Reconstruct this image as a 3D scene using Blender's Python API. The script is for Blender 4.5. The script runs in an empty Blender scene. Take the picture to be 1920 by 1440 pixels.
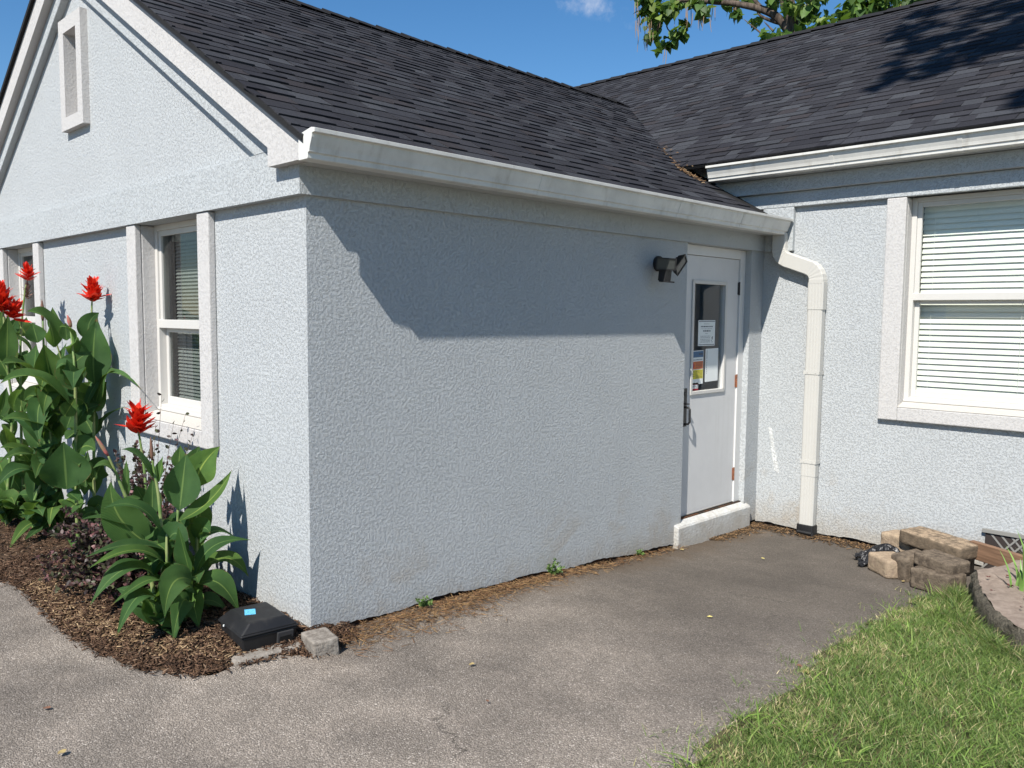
import bpy, bmesh, math, random
import numpy as np
from mathutils import Vector, Matrix
random.seed(7); rng=np.random.default_rng(7)
scene=bpy.context.scene; COL=scene.collection
# ------------------------------------------------------------------ camera, sky, sun, exposure
cd=bpy.data.cameras.new('camera'); cam=bpy.data.objects.new('camera',cd); COL.objects.link(cam)
cd.sensor_fit='HORIZONTAL'; cd.sensor_width=36.0; cd.lens=29.043; cd.clip_start=0.05; cd.clip_end=2000
cam.matrix_world=Matrix(((.71026,-.06436,.701,3.46998),(.70389,.0527,-.70835,-2.1172),(.00864,.99653,.08273,1.59186),(0,0,0,1)))
scene.camera=cam
SUN_DIR=Vector((.285,-.815,.935)).normalized()          # towards the sun
SUN_EL=math.asin(SUN_DIR.z)
world=bpy.data.worlds.new('World'); scene.world=world; world.use_nodes=True
nt=world.node_tree; N=nt.nodes; Lk=nt.links; N.clear()
sky=N.new('ShaderNodeTexSky'); sky.sky_type='NISHITA'; sky.sun_disc=False
sky.sun_elevation=SUN_EL; sky.sun_rotation=math.atan2(SUN_DIR.x,SUN_DIR.y)
sky.altitude=100; sky.air_density=1.0; sky.dust_density=0.0; sky.ozone_density=3.0
bg=N.new('ShaderNodeBackground'); bg.inputs['Strength'].default_value=0.09
wo=N.new('ShaderNodeOutputWorld')
# small fair-weather cloud puffs as part of the sky
tc=N.new('ShaderNodeTexCoord'); nz=N.new('ShaderNodeTexNoise'); nz.inputs['Scale'].default_value=14; nz.inputs['Detail'].default_value=9; nz.inputs['Roughness'].default_value=.62
dp=N.new('ShaderNodeVectorMath'); dp.operation='DISTANCE'
cl=Vector((-.590,.738,.338)).normalized(); dp.inputs[1].default_value=cl
sc_=N.new('ShaderNodeVectorMath'); sc_.operation='MULTIPLY'; sc_.inputs[1].default_value=(1,1,1.7)
sc2=N.new('ShaderNodeVectorMath'); sc2.operation='MULTIPLY'; sc2.inputs[1].default_value=(1,1,1.7)
cl2=Vector((cl.x,cl.y,cl.z*1.7)); dp.inputs[1].default_value=cl2
mr=N.new('ShaderNodeMapRange'); mr.inputs[1].default_value=.078; mr.inputs[2].default_value=.0; mr.inputs[3].default_value=0; mr.inputs[4].default_value=.75
ml=N.new('ShaderNodeMath'); ml.operation='MULTIPLY_ADD'; ml.inputs[1].default_value=2.1; ml.inputs[2].default_value=-1.18
ad=N.new('ShaderNodeMath'); ad.operation='ADD'
cr_=N.new('ShaderNodeMapRange'); cr_.interpolation_type='SMOOTHSTEP'; cr_.inputs[1].default_value=.25; cr_.inputs[2].default_value=.95; cr_.inputs[4].default_value=.78
mxc=N.new('ShaderNodeMixRGB'); mxc.inputs[2].default_value=(6.6,6.8,7.4,1)
Lk.new(tc.outputs['Generated'],sc_.inputs[0]); Lk.new(sc_.outputs[0],dp.inputs[0]); Lk.new(tc.outputs['Generated'],nz.inputs['Vector'])
Lk.new(dp.outputs['Value'],mr.inputs[0]); Lk.new(nz.outputs['Fac'],ml.inputs[0]); Lk.new(mr.outputs[0],ad.inputs[0]); Lk.new(ml.outputs[0],ad.inputs[1])
cm=N.new('ShaderNodeMath'); cm.operation='MULTIPLY'; gt=N.new('ShaderNodeMath'); gt.operation='GREATER_THAN'; gt.inputs[1].default_value=0.0
Lk.new(mr.outputs[0],gt.inputs[0])
Lk.new(ad.outputs[0],cr_.inputs[0]); Lk.new(cr_.outputs[0],cm.inputs[0]); Lk.new(gt.outputs[0],cm.inputs[1]); Lk.new(cm.outputs[0],mxc.inputs[0])
hs=N.new('ShaderNodeHueSaturation'); hs.inputs['Saturation'].default_value=1.26; hs.inputs['Value'].default_value=1.0
Lk.new(sky.outputs['Color'],hs.inputs['Color']); Lk.new(hs.outputs[0],mxc.inputs[1]); Lk.new(mxc.outputs[0],bg.inputs['Color']); Lk.new(bg.outputs[0],wo.inputs['Surface'])
sl=bpy.data.lights.new('sun','SUN'); sl.energy=5.0; sl.angle=math.radians(.53); sl.color=(1,.955,.88)
so=bpy.data.objects.new('sun',sl); COL.objects.link(so); so.rotation_euler=SUN_DIR.to_track_quat('Z','Y').to_euler(); so.location=(3,-8,12)
scene.view_settings.view_transform='Standard'; scene.view_settings.look='None'; scene.view_settings.gamma=1; scene.view_settings.exposure=0.56
# ------------------------------------------------------------------ helpers
def tag(o,label=None,cat=None,group=None,kind=None):
    if label: o['label']=label
    if cat: o['category']=cat
    if group: o['group']=group
    if kind: o['kind']=kind
    return o
def empty(name,loc=(0,0,0),**k):
    o=bpy.data.objects.new(name,None); COL.objects.link(o); o.location=loc; o.empty_display_size=.2; return tag(o,**k)
class MB:
    def __init__(s): s.v=[]; s.f=[]; s.uv=[]; s.col=[]
    def add(s,vs,fs,uv=None,col=None):
        n=len(s.v); s.v.extend([tuple(map(float,q)) for q in vs])
        for i,f in enumerate(fs):
            s.f.append(tuple(a+n for a in f))
            if uv is not None: s.uv.extend([uv[a] for a in f])
            if col is not None: s.col.append(col)
    def box(s,x0,x1,y0,y1,z0,z1,col=None):
        x0,x1=sorted((x0,x1)); y0,y1=sorted((y0,y1)); z0,z1=sorted((z0,z1))
        s.add([(x0,y0,z0),(x1,y0,z0),(x1,y1,z0),(x0,y1,z0),(x0,y0,z1),(x1,y0,z1),(x1,y1,z1),(x0,y1,z1)],
              [(0,3,2,1),(4,5,6,7),(0,1,5,4),(1,2,6,5),(2,3,7,6),(3,0,4,7)],col=col)
    def prism(s,pts,ax,a,b):
        """polygon pts (2D) extruded along axis ax from a to b"""
        def P(p,w): return {'x':(w,p[0],p[1]),'y':(p[0],w,p[1]),'z':(p[0],p[1],w)}[ax]
        n=len(pts); vs=[P(p,a) for p in pts]+[P(p,b) for p in pts]
        s.add(vs,[tuple(range(n)),tuple(range(2*n-1,n-1,-1))]+[(i,i+n,(i+1)%n+n,(i+1)%n) for i in range(n)])
    def obox(s,c,size,rot=(0,0,0),jit=0):
        M=Matrix.LocRotScale(Vector(c),__import__('mathutils').Euler(rot),None)
        hx,hy,hz=[q/2 for q in size]; vs=[]
        for (a,b,d) in [(-1,-1,-1),(1,-1,-1),(1,1,-1),(-1,1,-1),(-1,-1,1),(1,-1,1),(1,1,1),(-1,1,1)]:
            p=Vector((a*hx+random.uniform(-jit,jit),b*hy+random.uniform(-jit,jit),d*hz+random.uniform(-jit,jit))); vs.append(M@p)
        s.add(vs,[(0,3,2,1),(4,5,6,7),(0,1,5,4),(1,2,6,5),(2,3,7,6),(3,0,4,7)])
    def tube(s,pts,rad,n=8,cap=True):
        pts=[Vector(p) for p in pts]; m=len(pts); base=len(s.v)
        rad=rad if hasattr(rad,'__len__') else [rad]*m
        t0=(pts[1]-pts[0]).normalized(); u=t0.orthogonal().normalized()
        vs=[]
        for i,p in enumerate(pts):
            t=(pts[min(i+1,m-1)]-pts[max(i-1,0)]).normalized(); u=(u-t*u.dot(t)).normalized(); w=t.cross(u)
            for k in range(n):
                a=2*math.pi*k/n; vs.append(p+(u*math.cos(a)+w*math.sin(a))*rad[i])
        fs=[(i*n+k,i*n+(k+1)%n,(i+1)*n+(k+1)%n,(i+1)*n+k) for i in range(m-1) for k in range(n)]
        if cap: fs+= [tuple(range(n-1,-1,-1)),tuple(range((m-1)*n,m*n))]
        s.add(vs,fs)
    def build(s,name,mat,parent=None,smooth=False,bevel=0,seg=2,sharp=None):
        me=bpy.data.meshes.new(name); me.from_pydata(s.v,[],s.f)
        if s.uv and len(s.uv)==len(me.loops):
            l=me.uv_layers.new(name='UVMap'); l.data.foreach_set('uv',np.array(s.uv,'f').ravel())
        if s.col and len(s.col)==len(me.polygons):
            at=me.attributes.new('tint','FLOAT_COLOR','FACE'); at.data.foreach_set('color',np.array(s.col,'f').ravel())
        bm=bmesh.new(); bm.from_mesh(me); bmesh.ops.recalc_face_normals(bm,faces=bm.faces) if not getattr(s,'keep',False) else None; bm.to_mesh(me); bm.free()
        if smooth: me.shade_smooth()
        me.materials.append(mat) if mat else None
        o=bpy.data.objects.new(name,me); COL.objects.link(o)
        if bevel:
            md=o.modifiers.new('edge','BEVEL'); md.width=bevel; md.segments=seg; md.limit_method='ANGLE'; md.angle_limit=math.radians(40)
            md.harden_normals=False
        if parent is not None: o.parent=parent; o.matrix_parent_inverse=Matrix.Identity(4)
        return o
def npmesh(name,V,F,mat,parent=None,cols=None,uv=None,smooth=False):
    """fast mesh from arrays; F is (n,k)"""
    me=bpy.data.meshes.new(name); V=np.asarray(V,'f'); F=np.asarray(F,'i'); k=F.shape[1]
    me.vertices.add(len(V)); me.vertices.foreach_set('co',V.ravel()); me.loops.add(F.size); me.loops.foreach_set('vertex_index',F.ravel())
    me.polygons.add(len(F)); me.polygons.foreach_set('loop_start',np.arange(0,F.size,k,dtype='i')); me.polygons.foreach_set('loop_total',np.full(len(F),k,'i'))
    if cols is not None:
        at=me.attributes.new('tint','FLOAT_COLOR','FACE'); at.data.foreach_set('color',np.asarray(cols,'f').ravel())
    if uv is not None:
        l=me.uv_layers.new(name='UVMap'); l.data.foreach_set('uv',np.asarray(uv,'f').ravel())
    me.update(calc_edges=True); me.validate()
    if smooth: me.shade_smooth()
    me.materials.append(mat); o=bpy.data.objects.new(name,me); COL.objects.link(o)
    if parent is not None: o.parent=parent
    return o
# ------------------------------------------------------------------ materials
class Mat:
    def __init__(s,name,rough=.8,spec=.3):
        s.m=bpy.data.materials.new(name); s.m.use_nodes=True; s.t=s.m.node_tree; s.n=s.t.nodes; s.l=s.t.links
        s.b=s.n['Principled BSDF']; s.b.inputs['Roughness'].default_value=rough; s.b.inputs['Specular IOR Level'].default_value=spec
        s.o=s.n['Material Output']; s.co=s.N('ShaderNodeTexCoord').outputs['Object']
    def N(s,t,**k):
        q=s.n.new(t)
        for a,b in k.items(): setattr(q,a,b)
        return q
    def _in(s,sock,v):
        if hasattr(v,'is_output'): s.l.new(v,sock)
        else: sock.default_value=v
    def noise(s,scale,detail=2,rough=.5,dist=0,vec=None,out='Fac'):
        q=s.N('ShaderNodeTexNoise'); q.inputs['Scale'].default_value=scale; q.inputs['Detail'].default_value=detail; q.inputs['Roughness'].default_value=rough; q.inputs['Distortion'].default_value=dist
        s.l.new(vec if vec is not None else s.co,q.inputs['Vector']); return q.outputs[out]
    def vor(s,scale,feature='F1',out='Distance',vec=None,rand=1):
        q=s.N('ShaderNodeTexVoronoi',feature=feature); q.inputs['Scale'].default_value=scale; q.inputs['Randomness'].default_value=rand
        s.l.new(vec if vec is not None else s.co,q.inputs['Vector']); return q.outputs[out]
    def math(s,op,a,b=0,c=0,clamp=False):
        q=s.N('ShaderNodeMath',operation=op,use_clamp=clamp)
        for i,v in enumerate((a,b,c)): s._in(q.inputs[i],v)
        return q.outputs[0]
    def ramp(s,v,a,b,lo=0.,hi=1.,smooth=True):
        q=s.N('ShaderNodeMapRange'); q.interpolation_type='SMOOTHSTEP' if smooth else 'LINEAR'
        s._in(q.inputs[0],v); 
        for i,x in zip((1,2,3,4),(a,b,lo,hi)): s._in(q.inputs[i],x)
        return q.outputs[0]
    def mix(s,f,a,b,mode='MIX'):
        q=s.N('ShaderNodeMixRGB',blend_type=mode)
        for i,v in enumerate((f,a,b)):
            if isinstance(v,tuple) and len(v)==3: v=(*v,1)
            s._in(q.inputs[i],v)
        return q.outputs[0]
    def col(s,v):
        if isinstance(v,tuple) and len(v)==3: v=(*v,1)
        s._in(s.b.inputs['Base Color'],v); return s
    def bump(s,h,dist=.01,strength=1.):
        q=s.N('ShaderNodeBump'); q.inputs['Distance'].default_value=dist; q.inputs['Strength'].default_value=strength; s.l.new(h,q.inputs['Height'])
        if s.b.inputs['Normal'].is_linked: s.l.new(s.b.inputs['Normal'].links[0].from_socket,q.inputs['Normal'])
        s.l.new(q.outputs[0],s.b.inputs['Normal']); return s
    def sep(s,vec=None):
        q=s.N('ShaderNodeSeparateXYZ'); s.l.new(vec if vec is not None else s.co,q.inputs[0]); return q.outputs
    def attr(s,name='tint'):
        q=s.N('ShaderNodeAttribute'); q.attribute_name=name; return q.outputs['Color']
    def scaled(s,v):
        q=s.N('ShaderNodeVectorMath',operation='MULTIPLY'); s.l.new(s.co,q.inputs[0]); q.inputs[1].default_value=v; return q.outputs[0]
    def rgh(s,v): s._in(s.b.inputs['Roughness'],v); return s
def stucco(name,c,dirt=True,depth=.0017,amp=1.):
    m=Mat(name,.92,.2)
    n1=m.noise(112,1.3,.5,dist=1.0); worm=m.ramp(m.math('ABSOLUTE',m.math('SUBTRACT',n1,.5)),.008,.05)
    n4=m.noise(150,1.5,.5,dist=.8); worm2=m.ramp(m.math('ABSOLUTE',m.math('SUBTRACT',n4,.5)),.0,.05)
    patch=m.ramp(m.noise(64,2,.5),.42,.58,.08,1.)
    n2=m.noise(190,2,.55)
    h=m.math('ADD',m.math('MULTIPLY',worm,patch),m.math('ADD',m.math('MULTIPLY',n2,.22),m.math('MULTIPLY',worm2,.28)))
    m.bump(h,depth,amp)
    v=m.noise(1.7,5,.65); cc=m.mix(m.ramp(v,.3,.75),tuple(q*.98 for q in c),tuple(min(q*1.03,.9) for q in c))
    # crease shade put into the colour: worm grooves tinted darker
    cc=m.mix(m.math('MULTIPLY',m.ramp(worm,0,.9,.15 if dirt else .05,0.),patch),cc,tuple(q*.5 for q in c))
    if dirt:
        z=m.sep()[2]; zz=m.math('ADD',z,m.math('MULTIPLY',m.noise(7,5,.7),-.5))
        cc=m.mix(m.ramp(zz,-.46,-.10,.62,0.),cc,(.34,.30,.24))
        blot=m.math('MULTIPLY',m.ramp(m.noise(2.6,6,.72,dist=.6),.52,.66),m.ramp(z,.0,.55,.45,0.)); cc=m.mix(blot,cc,(.36,.31,.25))
        sp=m.ramp(m.noise(5,7,.78,dist=.4),.68,.76,0,.25); cc=m.mix(sp,cc,tuple(q*.7 for q in c))
        streak=m.noise(1.0,5,.6,vec=m.scaled((7,7,.45))); cc=m.mix(m.ramp(streak,.58,.8,0,.08),cc,(.36,.36,.34))
        fly=m.vor(16); cc=m.mix(m.math('MULTIPLY',m.ramp(fly,.030,.045,.8,0),m.ramp(m.noise(1.9,2),.60,.66)),cc,(.06,.05,.04))
    m.col(cc); return m.m
BLUE=(.447,.466,.475); WHITE=(.50,.487,.475)
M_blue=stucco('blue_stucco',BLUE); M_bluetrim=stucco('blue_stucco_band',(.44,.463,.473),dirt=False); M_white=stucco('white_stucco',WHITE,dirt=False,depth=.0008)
M_sill=Mat('smooth_white_sill',.6).col((.48,.455,.415)); M_sill.bump(M_sill.noise(60,3),.002,.5); M_sill=M_sill.m
def paint(name,c,rough=.35,dirt=.12,scale=3,spec=.5):
    m=Mat(name,rough,spec); v=m.noise(scale,5,.65)
    st=m.noise(1,4,.6,vec=m.scaled((14,14,.8)))
    cc=m.mix(m.ramp(v,.35,.75,0,dirt),c,tuple(q*.62 for q in c)); cc=m.mix(m.ramp(st,.5,.8,0,dirt*1.3),cc,(.33,.30,.25))
    m.col(cc); m.rgh(m.ramp(v,.2,.8,rough*.8,min(rough*1.5,1))); m.bump(m.noise(120,2),.0008,.25); return m.m
M_vinyl=paint('white_vinyl',(.55,.535,.505),.4,.08); M_door=paint('door_paint',(.58,.578,.575),.42,.14); M_frame=paint('door_frame_paint',(.62,.615,.60),.5,.12)
M_gutter=paint('gutter_enamel',(.66,.65,.61),.36,.40,5); M_spout=paint('downspout_enamel',(.50,.488,.455),.4,.14,5)
M_black=paint('black_plastic',(.007,.007,.008),.5,.04); M_iron=paint('black_hardware',(.018,.018,.019),.45,.2)
m=Mat('rusty_hinge_steel',.6); m.col(m.mix(m.ramp(m.noise(90,4,.7),.4,.6),(.30,.11,.05),(.12,.06,.04))); M_rust=m.m
m=Mat('dark_drip_edge',.5); m.col((.03,.03,.032)); M_drip=m.m
M_metal=Mat('threshold_metal',.45); M_metal.b.inputs['Metallic'].default_value=.6; M_metal=M_metal.col((.34,.32,.29)).m
m=Mat('dark_room',.9); m.col((.03,.03,.03)); M_room=m.m
def glass(name,ior=1.6,tint=(.90,.93,.92)):
    mt=bpy.data.materials.new(name); mt.use_nodes=True; t=mt.node_tree; n=t.nodes; n.clear()
    o=n.new('ShaderNodeOutputMaterial'); mx=n.new('ShaderNodeMixShader'); fr=n.new('ShaderNodeFresnel'); fr.inputs[0].default_value=ior
    a=n.new('ShaderNodeBsdfTransparent'); a.inputs[0].default_value=(*tint,1); g=n.new('ShaderNodeBsdfGlossy'); g.inputs['Roughness'].default_value=.012
    tc=n.new('ShaderNodeTexCoord'); nz=n.new('ShaderNodeTexNoise'); nz.inputs['Scale'].default_value=2.5; bp=n.new('ShaderNodeBump'); bp.inputs['Distance'].default_value=.003; bp.inputs['Strength'].default_value=.25
    L=t.links.new; L(tc.outputs['Object'],nz.inputs['Vector']); L(nz.outputs['Fac'],bp.inputs['Height']); L(bp.outputs[0],g.inputs['Normal'])
    ge=n.new('ShaderNodeNewGeometry'); inv=n.new('ShaderNodeMath'); inv.operation='SUBTRACT'; inv.inputs[0].default_value=1; mu=n.new('ShaderNodeMath'); mu.operation='MULTIPLY'; L(ge.outputs['Backfacing'],inv.inputs[1]); L(inv.outputs[0],mu.inputs[0]); L(fr.outputs[0],mu.inputs[1]); L(mu.outputs[0],mx.inputs[0]); L(a.outputs[0],mx.inputs[1]); L(g.outputs[0],mx.inputs[2]); L(mx.outputs[0],o.inputs[0]); return mt
M_glass=glass('window_glass',1.6,(.95,.96,.95)); M_dglass=glass('dark_tint_window_glass',1.6,(.64,.66,.66))  # gable panes get a darker tint than the main window
m=Mat('blind_slat',.45,.4); m.col(m.mix(m.ramp(m.noise(2,3),.3,.7),(.72,.74,.68),(.77,.78,.73))); M_slat=m.m
m=Mat('shingles',.95,.15); tn=m.attr(); gr=m.noise(260,2,.6); big=m.noise(1.3,4,.6)
cc=m.mix(1.,tn,m.mix(m.ramp(gr,.25,.75,0,1),(.45,.45,.46),(1.6,1.6,1.6)),'MULTIPLY'); cc=m.mix(1.,cc,m.mix(big,(.85,.85,.88),(1.12,1.11,1.12)),'MULTIPLY')
m.col(cc); m.bump(gr,.004,.7); M_shingle=m.m
def slope(x0,s): return None
# ------------------------------------------------------------------ terrain
def gz(x,y):
    t=np.clip((np.asarray(y,float)-.3)/3.9,0,1); return -.19*t*t*(3-2*t)
def nz2(x,y,s=1.0,seed=0):
    x=np.asarray(x,float)*s; y=np.asarray(y,float)*s
    return (np.sin(1.7*x+2.3*y+seed)+np.sin(-2.9*x+1.3*y+2*seed+1)+np.sin(4.1*x+3.7*y+.7*seed)+np.sin(5.3*x-6.1*y+1.9*seed))/4
def inpoly(x,y,poly):
    r=np.zeros(np.shape(x),bool); n=len(poly)
    for i in range(n):
        (x0,y0),(x1,y1)=poly[i],poly[(i+1)%n]
        c=((y0>y)!=(y1>y))&(x<(x1-x0)*(y-y0)/(y1-y0+1e-12)+x0); r^=c
    return r
def pdist(x,y,line):
    d=np.full(np.shape(x),9e9)
    for (x0,y0),(x1,y1) in zip(line[:-1],line[1:]):
        dx,dy=x1-x0,y1-y0; t=np.clip(((x-x0)*dx+(y-y0)*dy)/(dx*dx+dy*dy+1e-12),0,1); d=np.minimum(d,np.hypot(x-x0-t*dx,y-y0-t*dy))
    return d
BED_EDGE=[(-8,-.95),(-4,-.92),(-2.08,-.84),(-1.59,-.80),(-1.02,-.833),(-.72,-.83),(-.44,-.80),(-.15,-.724),(.037,-.592),(.074,-.411),(.09,-.26),(.16,-.15),(.24,-.10),(.22,.0),(.15,.12),(.05,.22)]
BED=BED_EDGE+[(-.02,.22),(-.02,.03),(-8,.03)]
LAWN_EDGE=[(1.95,-.3),(1.916,.288),(1.883,.612),(1.871,1.059),(1.85,1.364),(1.76,1.70),(1.755,2.085),(1.716,2.471),(1.73,2.995),(1.70,3.30),(1.78,3.50)]
LAWN=LAWN_EDGE+[(9,3.5),(9,-.3)]
def grid(xs,ys):
    X,Y=np.meshgrid(xs,ys); n,m=len(ys),len(xs); i=np.arange(n*m).reshape(n,m)
    F=np.stack([i[:-1,:-1],i[:-1,1:],i[1:,1:],i[1:,:-1]],-1).reshape(-1,4); return X.ravel(),Y.ravel(),F
# ground under everything, out to the horizon
m=Mat('far_ground',.95); g1=m.noise(.4,5); m.col(m.mix(m.ramp(g1,.4,.6),(.07,.09,.035),(.13,.12,.07))); M_ground=m.m
xs=np.concatenate([np.linspace(-900,-12,12),np.linspace(-10,9,20),np.linspace(11,900,12)]); ys=np.concatenate([np.linspace(-900,-14,12),np.linspace(-12,6,25),np.linspace(8,900,12)])
X,Y,F=grid(xs,ys); tag(npmesh('ground',np.stack([X,Y,gz(X,Y)-.06],1),F,M_ground),kind='structure')
# driveway
m=Mat('worn_asphalt',.92,.2)
agg=m.N('ShaderNodeTexVoronoi',feature='F1'); agg.inputs['Scale'].default_value=165; m.l.new(m.co,agg.inputs['Vector'])
agc=m.N('ShaderNodeSeparateColor'); m.l.new(agg.outputs['Color'],agc.inputs[0]); a1=agc.outputs[0]; a2=agc.outputs[1]
stone=m.mix(m.ramp(a1,0,1,smooth=False),(.170,.148,.127),(.315,.277,.241)); stone=m.mix(m.ramp(a2,.90,.98),stone,(.42,.38,.34))
pitch=m.ramp(agg.outputs['Distance'],.35,.75); cc=m.mix(m.math('MULTIPLY',pitch,.40),stone,(.055,.050,.045))
fine=m.noise(420,2,.6); cc=m.mix(1.,cc,m.mix(fine,(.72,.72,.72),(1.28,1.28,1.28)),'MULTIPLY')
wear=m.noise(.9,6,.62); wear2=m.noise(3.2,5,.65); cc=m.mix(1.,cc,m.mix(m.ramp(wear,.32,.68),(.78,.77,.76),(1.24,1.22,1.19)),'MULTIPLY'); cc=m.mix(1.,cc,m.mix(m.ramp(wear2,.3,.7),(.86,.86,.86),(1.14,1.13,1.12)),'MULTIPLY')
# uneven darker tone towards the back wall, brown litter stain by the walls
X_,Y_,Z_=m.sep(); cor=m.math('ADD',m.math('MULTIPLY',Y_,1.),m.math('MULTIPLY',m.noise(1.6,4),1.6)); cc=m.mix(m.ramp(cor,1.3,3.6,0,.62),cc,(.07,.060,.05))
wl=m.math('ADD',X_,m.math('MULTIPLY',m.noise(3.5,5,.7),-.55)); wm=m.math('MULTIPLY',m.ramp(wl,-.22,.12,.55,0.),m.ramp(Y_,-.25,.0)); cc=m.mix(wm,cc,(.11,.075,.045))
# hairline cracks
ck=m.N('ShaderNodeTexVoronoi',feature='DISTANCE_TO_EDGE'); ck.inputs['Scale'].default_value=.85
wv=m.N('ShaderNodeMixRGB',blend_type='ADD'); wv.inputs[0].default_value=1; m.l.new(m.co,wv.inputs[1]); off=m.N('ShaderNodeVectorMath',operation='MULTIPLY'); m.l.new(m.noise(3,6,.75,out='Color'),off.inputs[0]); off.inputs[1].default_value=(.5,.5,0); m.l.new(off.outputs[0],wv.inputs[2]); m.l.new(wv.outputs[0],ck.inputs['Vector'])
crk=m.math('MULTIPLY',m.ramp(ck.outputs['Distance'],.0,.006,1.,0.),m.math('MULTIPLY',m.ramp(m.noise(1.3,2),.50,.6),m.ramp(X_,.6,1.3)))
cc=m.mix(m.math('MULTIPLY',crk,.5),cc,(.02,.018,.016)); m.col(cc)
m.bump(m.math('SUBTRACT',m.math('SUBTRACT',1,pitch),m.math('MULTIPLY',crk,1.)),.0035,.9); m.bump(m.noise(14,4,.6),.012,.35); M_asphalt=m.m
xs=np.concatenate([np.linspace(-40,-3.0,14),np.arange(-2.9,3.0,.035),np.linspace(3.05,12,8)]); ys=np.concatenate([np.linspace(-30,-1.7,12),np.arange(-1.6,4.37,.035),[4.405]])
X,Y,F=grid(xs,ys); d=pdist(X,Y,BED_EDGE); inb=inpoly(X,Y,BED)
z=gz(X,Y)+.006*nz2(X,Y,1.1)+.003*nz2(X,Y,4.3,2)
lip=np.exp(-(d/.05)**2)*(.016+.010*nz2(X,Y,23,3)); z=z+np.where(inb,-np.minimum(d,.08)*.7,lip*(X<1)*(Y<-.05))
dw=np.clip(X/.09,0,1); z-= np.where((Y>.15)&(X<.12),(1-dw)*.030*(.6+.4*nz2(X,Y,9,5)),0); z-=np.where((Y>4.25)&(X<1.3),.02*(.6+.4*nz2(X,Y,9,4)),0)
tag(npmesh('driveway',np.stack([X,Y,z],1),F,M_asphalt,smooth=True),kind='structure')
# mulch bed soil and loose chips
m=Mat('mulch_soil',.95); w=m.noise(28,5,.7); m.col(m.mix(m.ramp(w,.35,.65),(.028,.018,.011),(.12,.072,.04))); m.bump(w,.02,1.); M_soil=m.m
xs=np.arange(-8,.32,.05); ys=np.arange(-.98,.25,.03); X,Y,F=grid(xs,ys)
d=pdist(X,Y,BED_EDGE); inb=inpoly(X,Y,BED); zb=np.where(inb,.004+.05*(1-np.exp(-d/.12))+.012*nz2(X,Y,11),-.05-.0*d)
def bedz(x,y):
    d=pdist(x,y,BED_EDGE); return .004+.05*(1-np.exp(-d/.12))+.012*nz2(x,y,11)
Vb=np.stack([X,Y,zb],1); keep=inb[F].any(1); tag(npmesh('mulch_bed',Vb,F[keep],M_soil,smooth=True),kind='structure')
m=Mat('mulch_chips',.9,.2); m.col(m.mix(1.,m.attr(),m.mix(m.noise(90,3),(.6,.6,.6),(1.4,1.4,1.4)),'MULTIPLY')); M_chip=m.m
def sticks(name,P,L,W,H,cols,mat,tilt=.25,parent=None):
    n=len(P); a=rng.uniform(0,2*np.pi,n); t=rng.normal(0,tilt,n); D=np.stack([np.cos(a)*np.cos(t),np.sin(a)*np.cos(t),np.sin(t)],1)
    S=np.stack([-np.sin(a),np.cos(a),np.zeros(n)],1); U=np.cross(D,S); r=rng.uniform(-.6,.6,n); S2=S*np.cos(r)[:,None]+U*np.sin(r)[:,None]; U2=np.cross(D,S2)
    hl,hw,hh=(L/2)[:,None],(W/2)[:,None],(H/2)[:,None]; c=[]
    for (i,j,k) in [(-1,-1,-1),(1,-.6,-1),(1,.6,-1),(-1,1,-1),(-1,-1,1),(1,-.6,1),(1,.6,1),(-1,1,1)]: c.append(P+D*hl*i+S2*hw*j+U2*hh*k)
    V=np.stack(c,1).reshape(-1,3); f=np.array([(0,3,2,1),(4,5,6,7),(0,1,5,4),(1,2,6,5),(2,3,7,6),(3,0,4,7)])
    F=(np.arange(n)[:,None,None]*8+f[None]).reshape(-1,4); C6=np.repeat(cols,6,0); return npmesh(name,V,F,mat,parent,cols=C6)
def pal(n,cs,w):
    cs=np.array(cs); i=rng.choice(len(cs),n,p=np.array(w)/sum(w)); c=cs[i]*rng.uniform(.75,1.25,(n,1)); return np.concatenate([c,np.ones((n,1))],1)
n=42000; x=np.where(rng.random(n)<.8,rng.uniform(-2.3,.3,n),rng.uniform(-5,-2.3,n)); y=rng.uniform(-.95,.22,n)
d=pdist(x,y,BED_EDGE); k=(inpoly(x,y,BED)|((d<.05*rng.random(n)**2)&(x<.35)))&~((x<.0)&(y>-.01)); x,y=x[k],y[k]; n=len(x)
straw=np.clip(1-pdist(x,y,[(-1.7,-.72),(-.95,-.74),(-.35,-.62),(-.05,-.4)])/.22,0,1)*rng.random(n)>.45
ins=inpoly(x,y,BED); P=np.stack([x,y,np.where(ins,bedz(x,y),.012)+rng.uniform(.002,.016,n)],1); cols=pal(n,[(.045,.026,.017),(.085,.048,.029),(.135,.080,.050),(.20,.135,.09)],[4,4,2.5,.8]); cols[straw]=pal(int(straw.sum()),[(.32,.225,.13),(.22,.145,.08),(.14,.085,.05)],[2,3,3])
tag(sticks('mulch_chips',P,rng.uniform(.010,.042,n),rng.uniform(.0022,.008,n),rng.uniform(.0015,.004,n),cols,M_chip),'brown bark mulch and straw strewn over the flower bed','mulch',kind='stuff')
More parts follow.
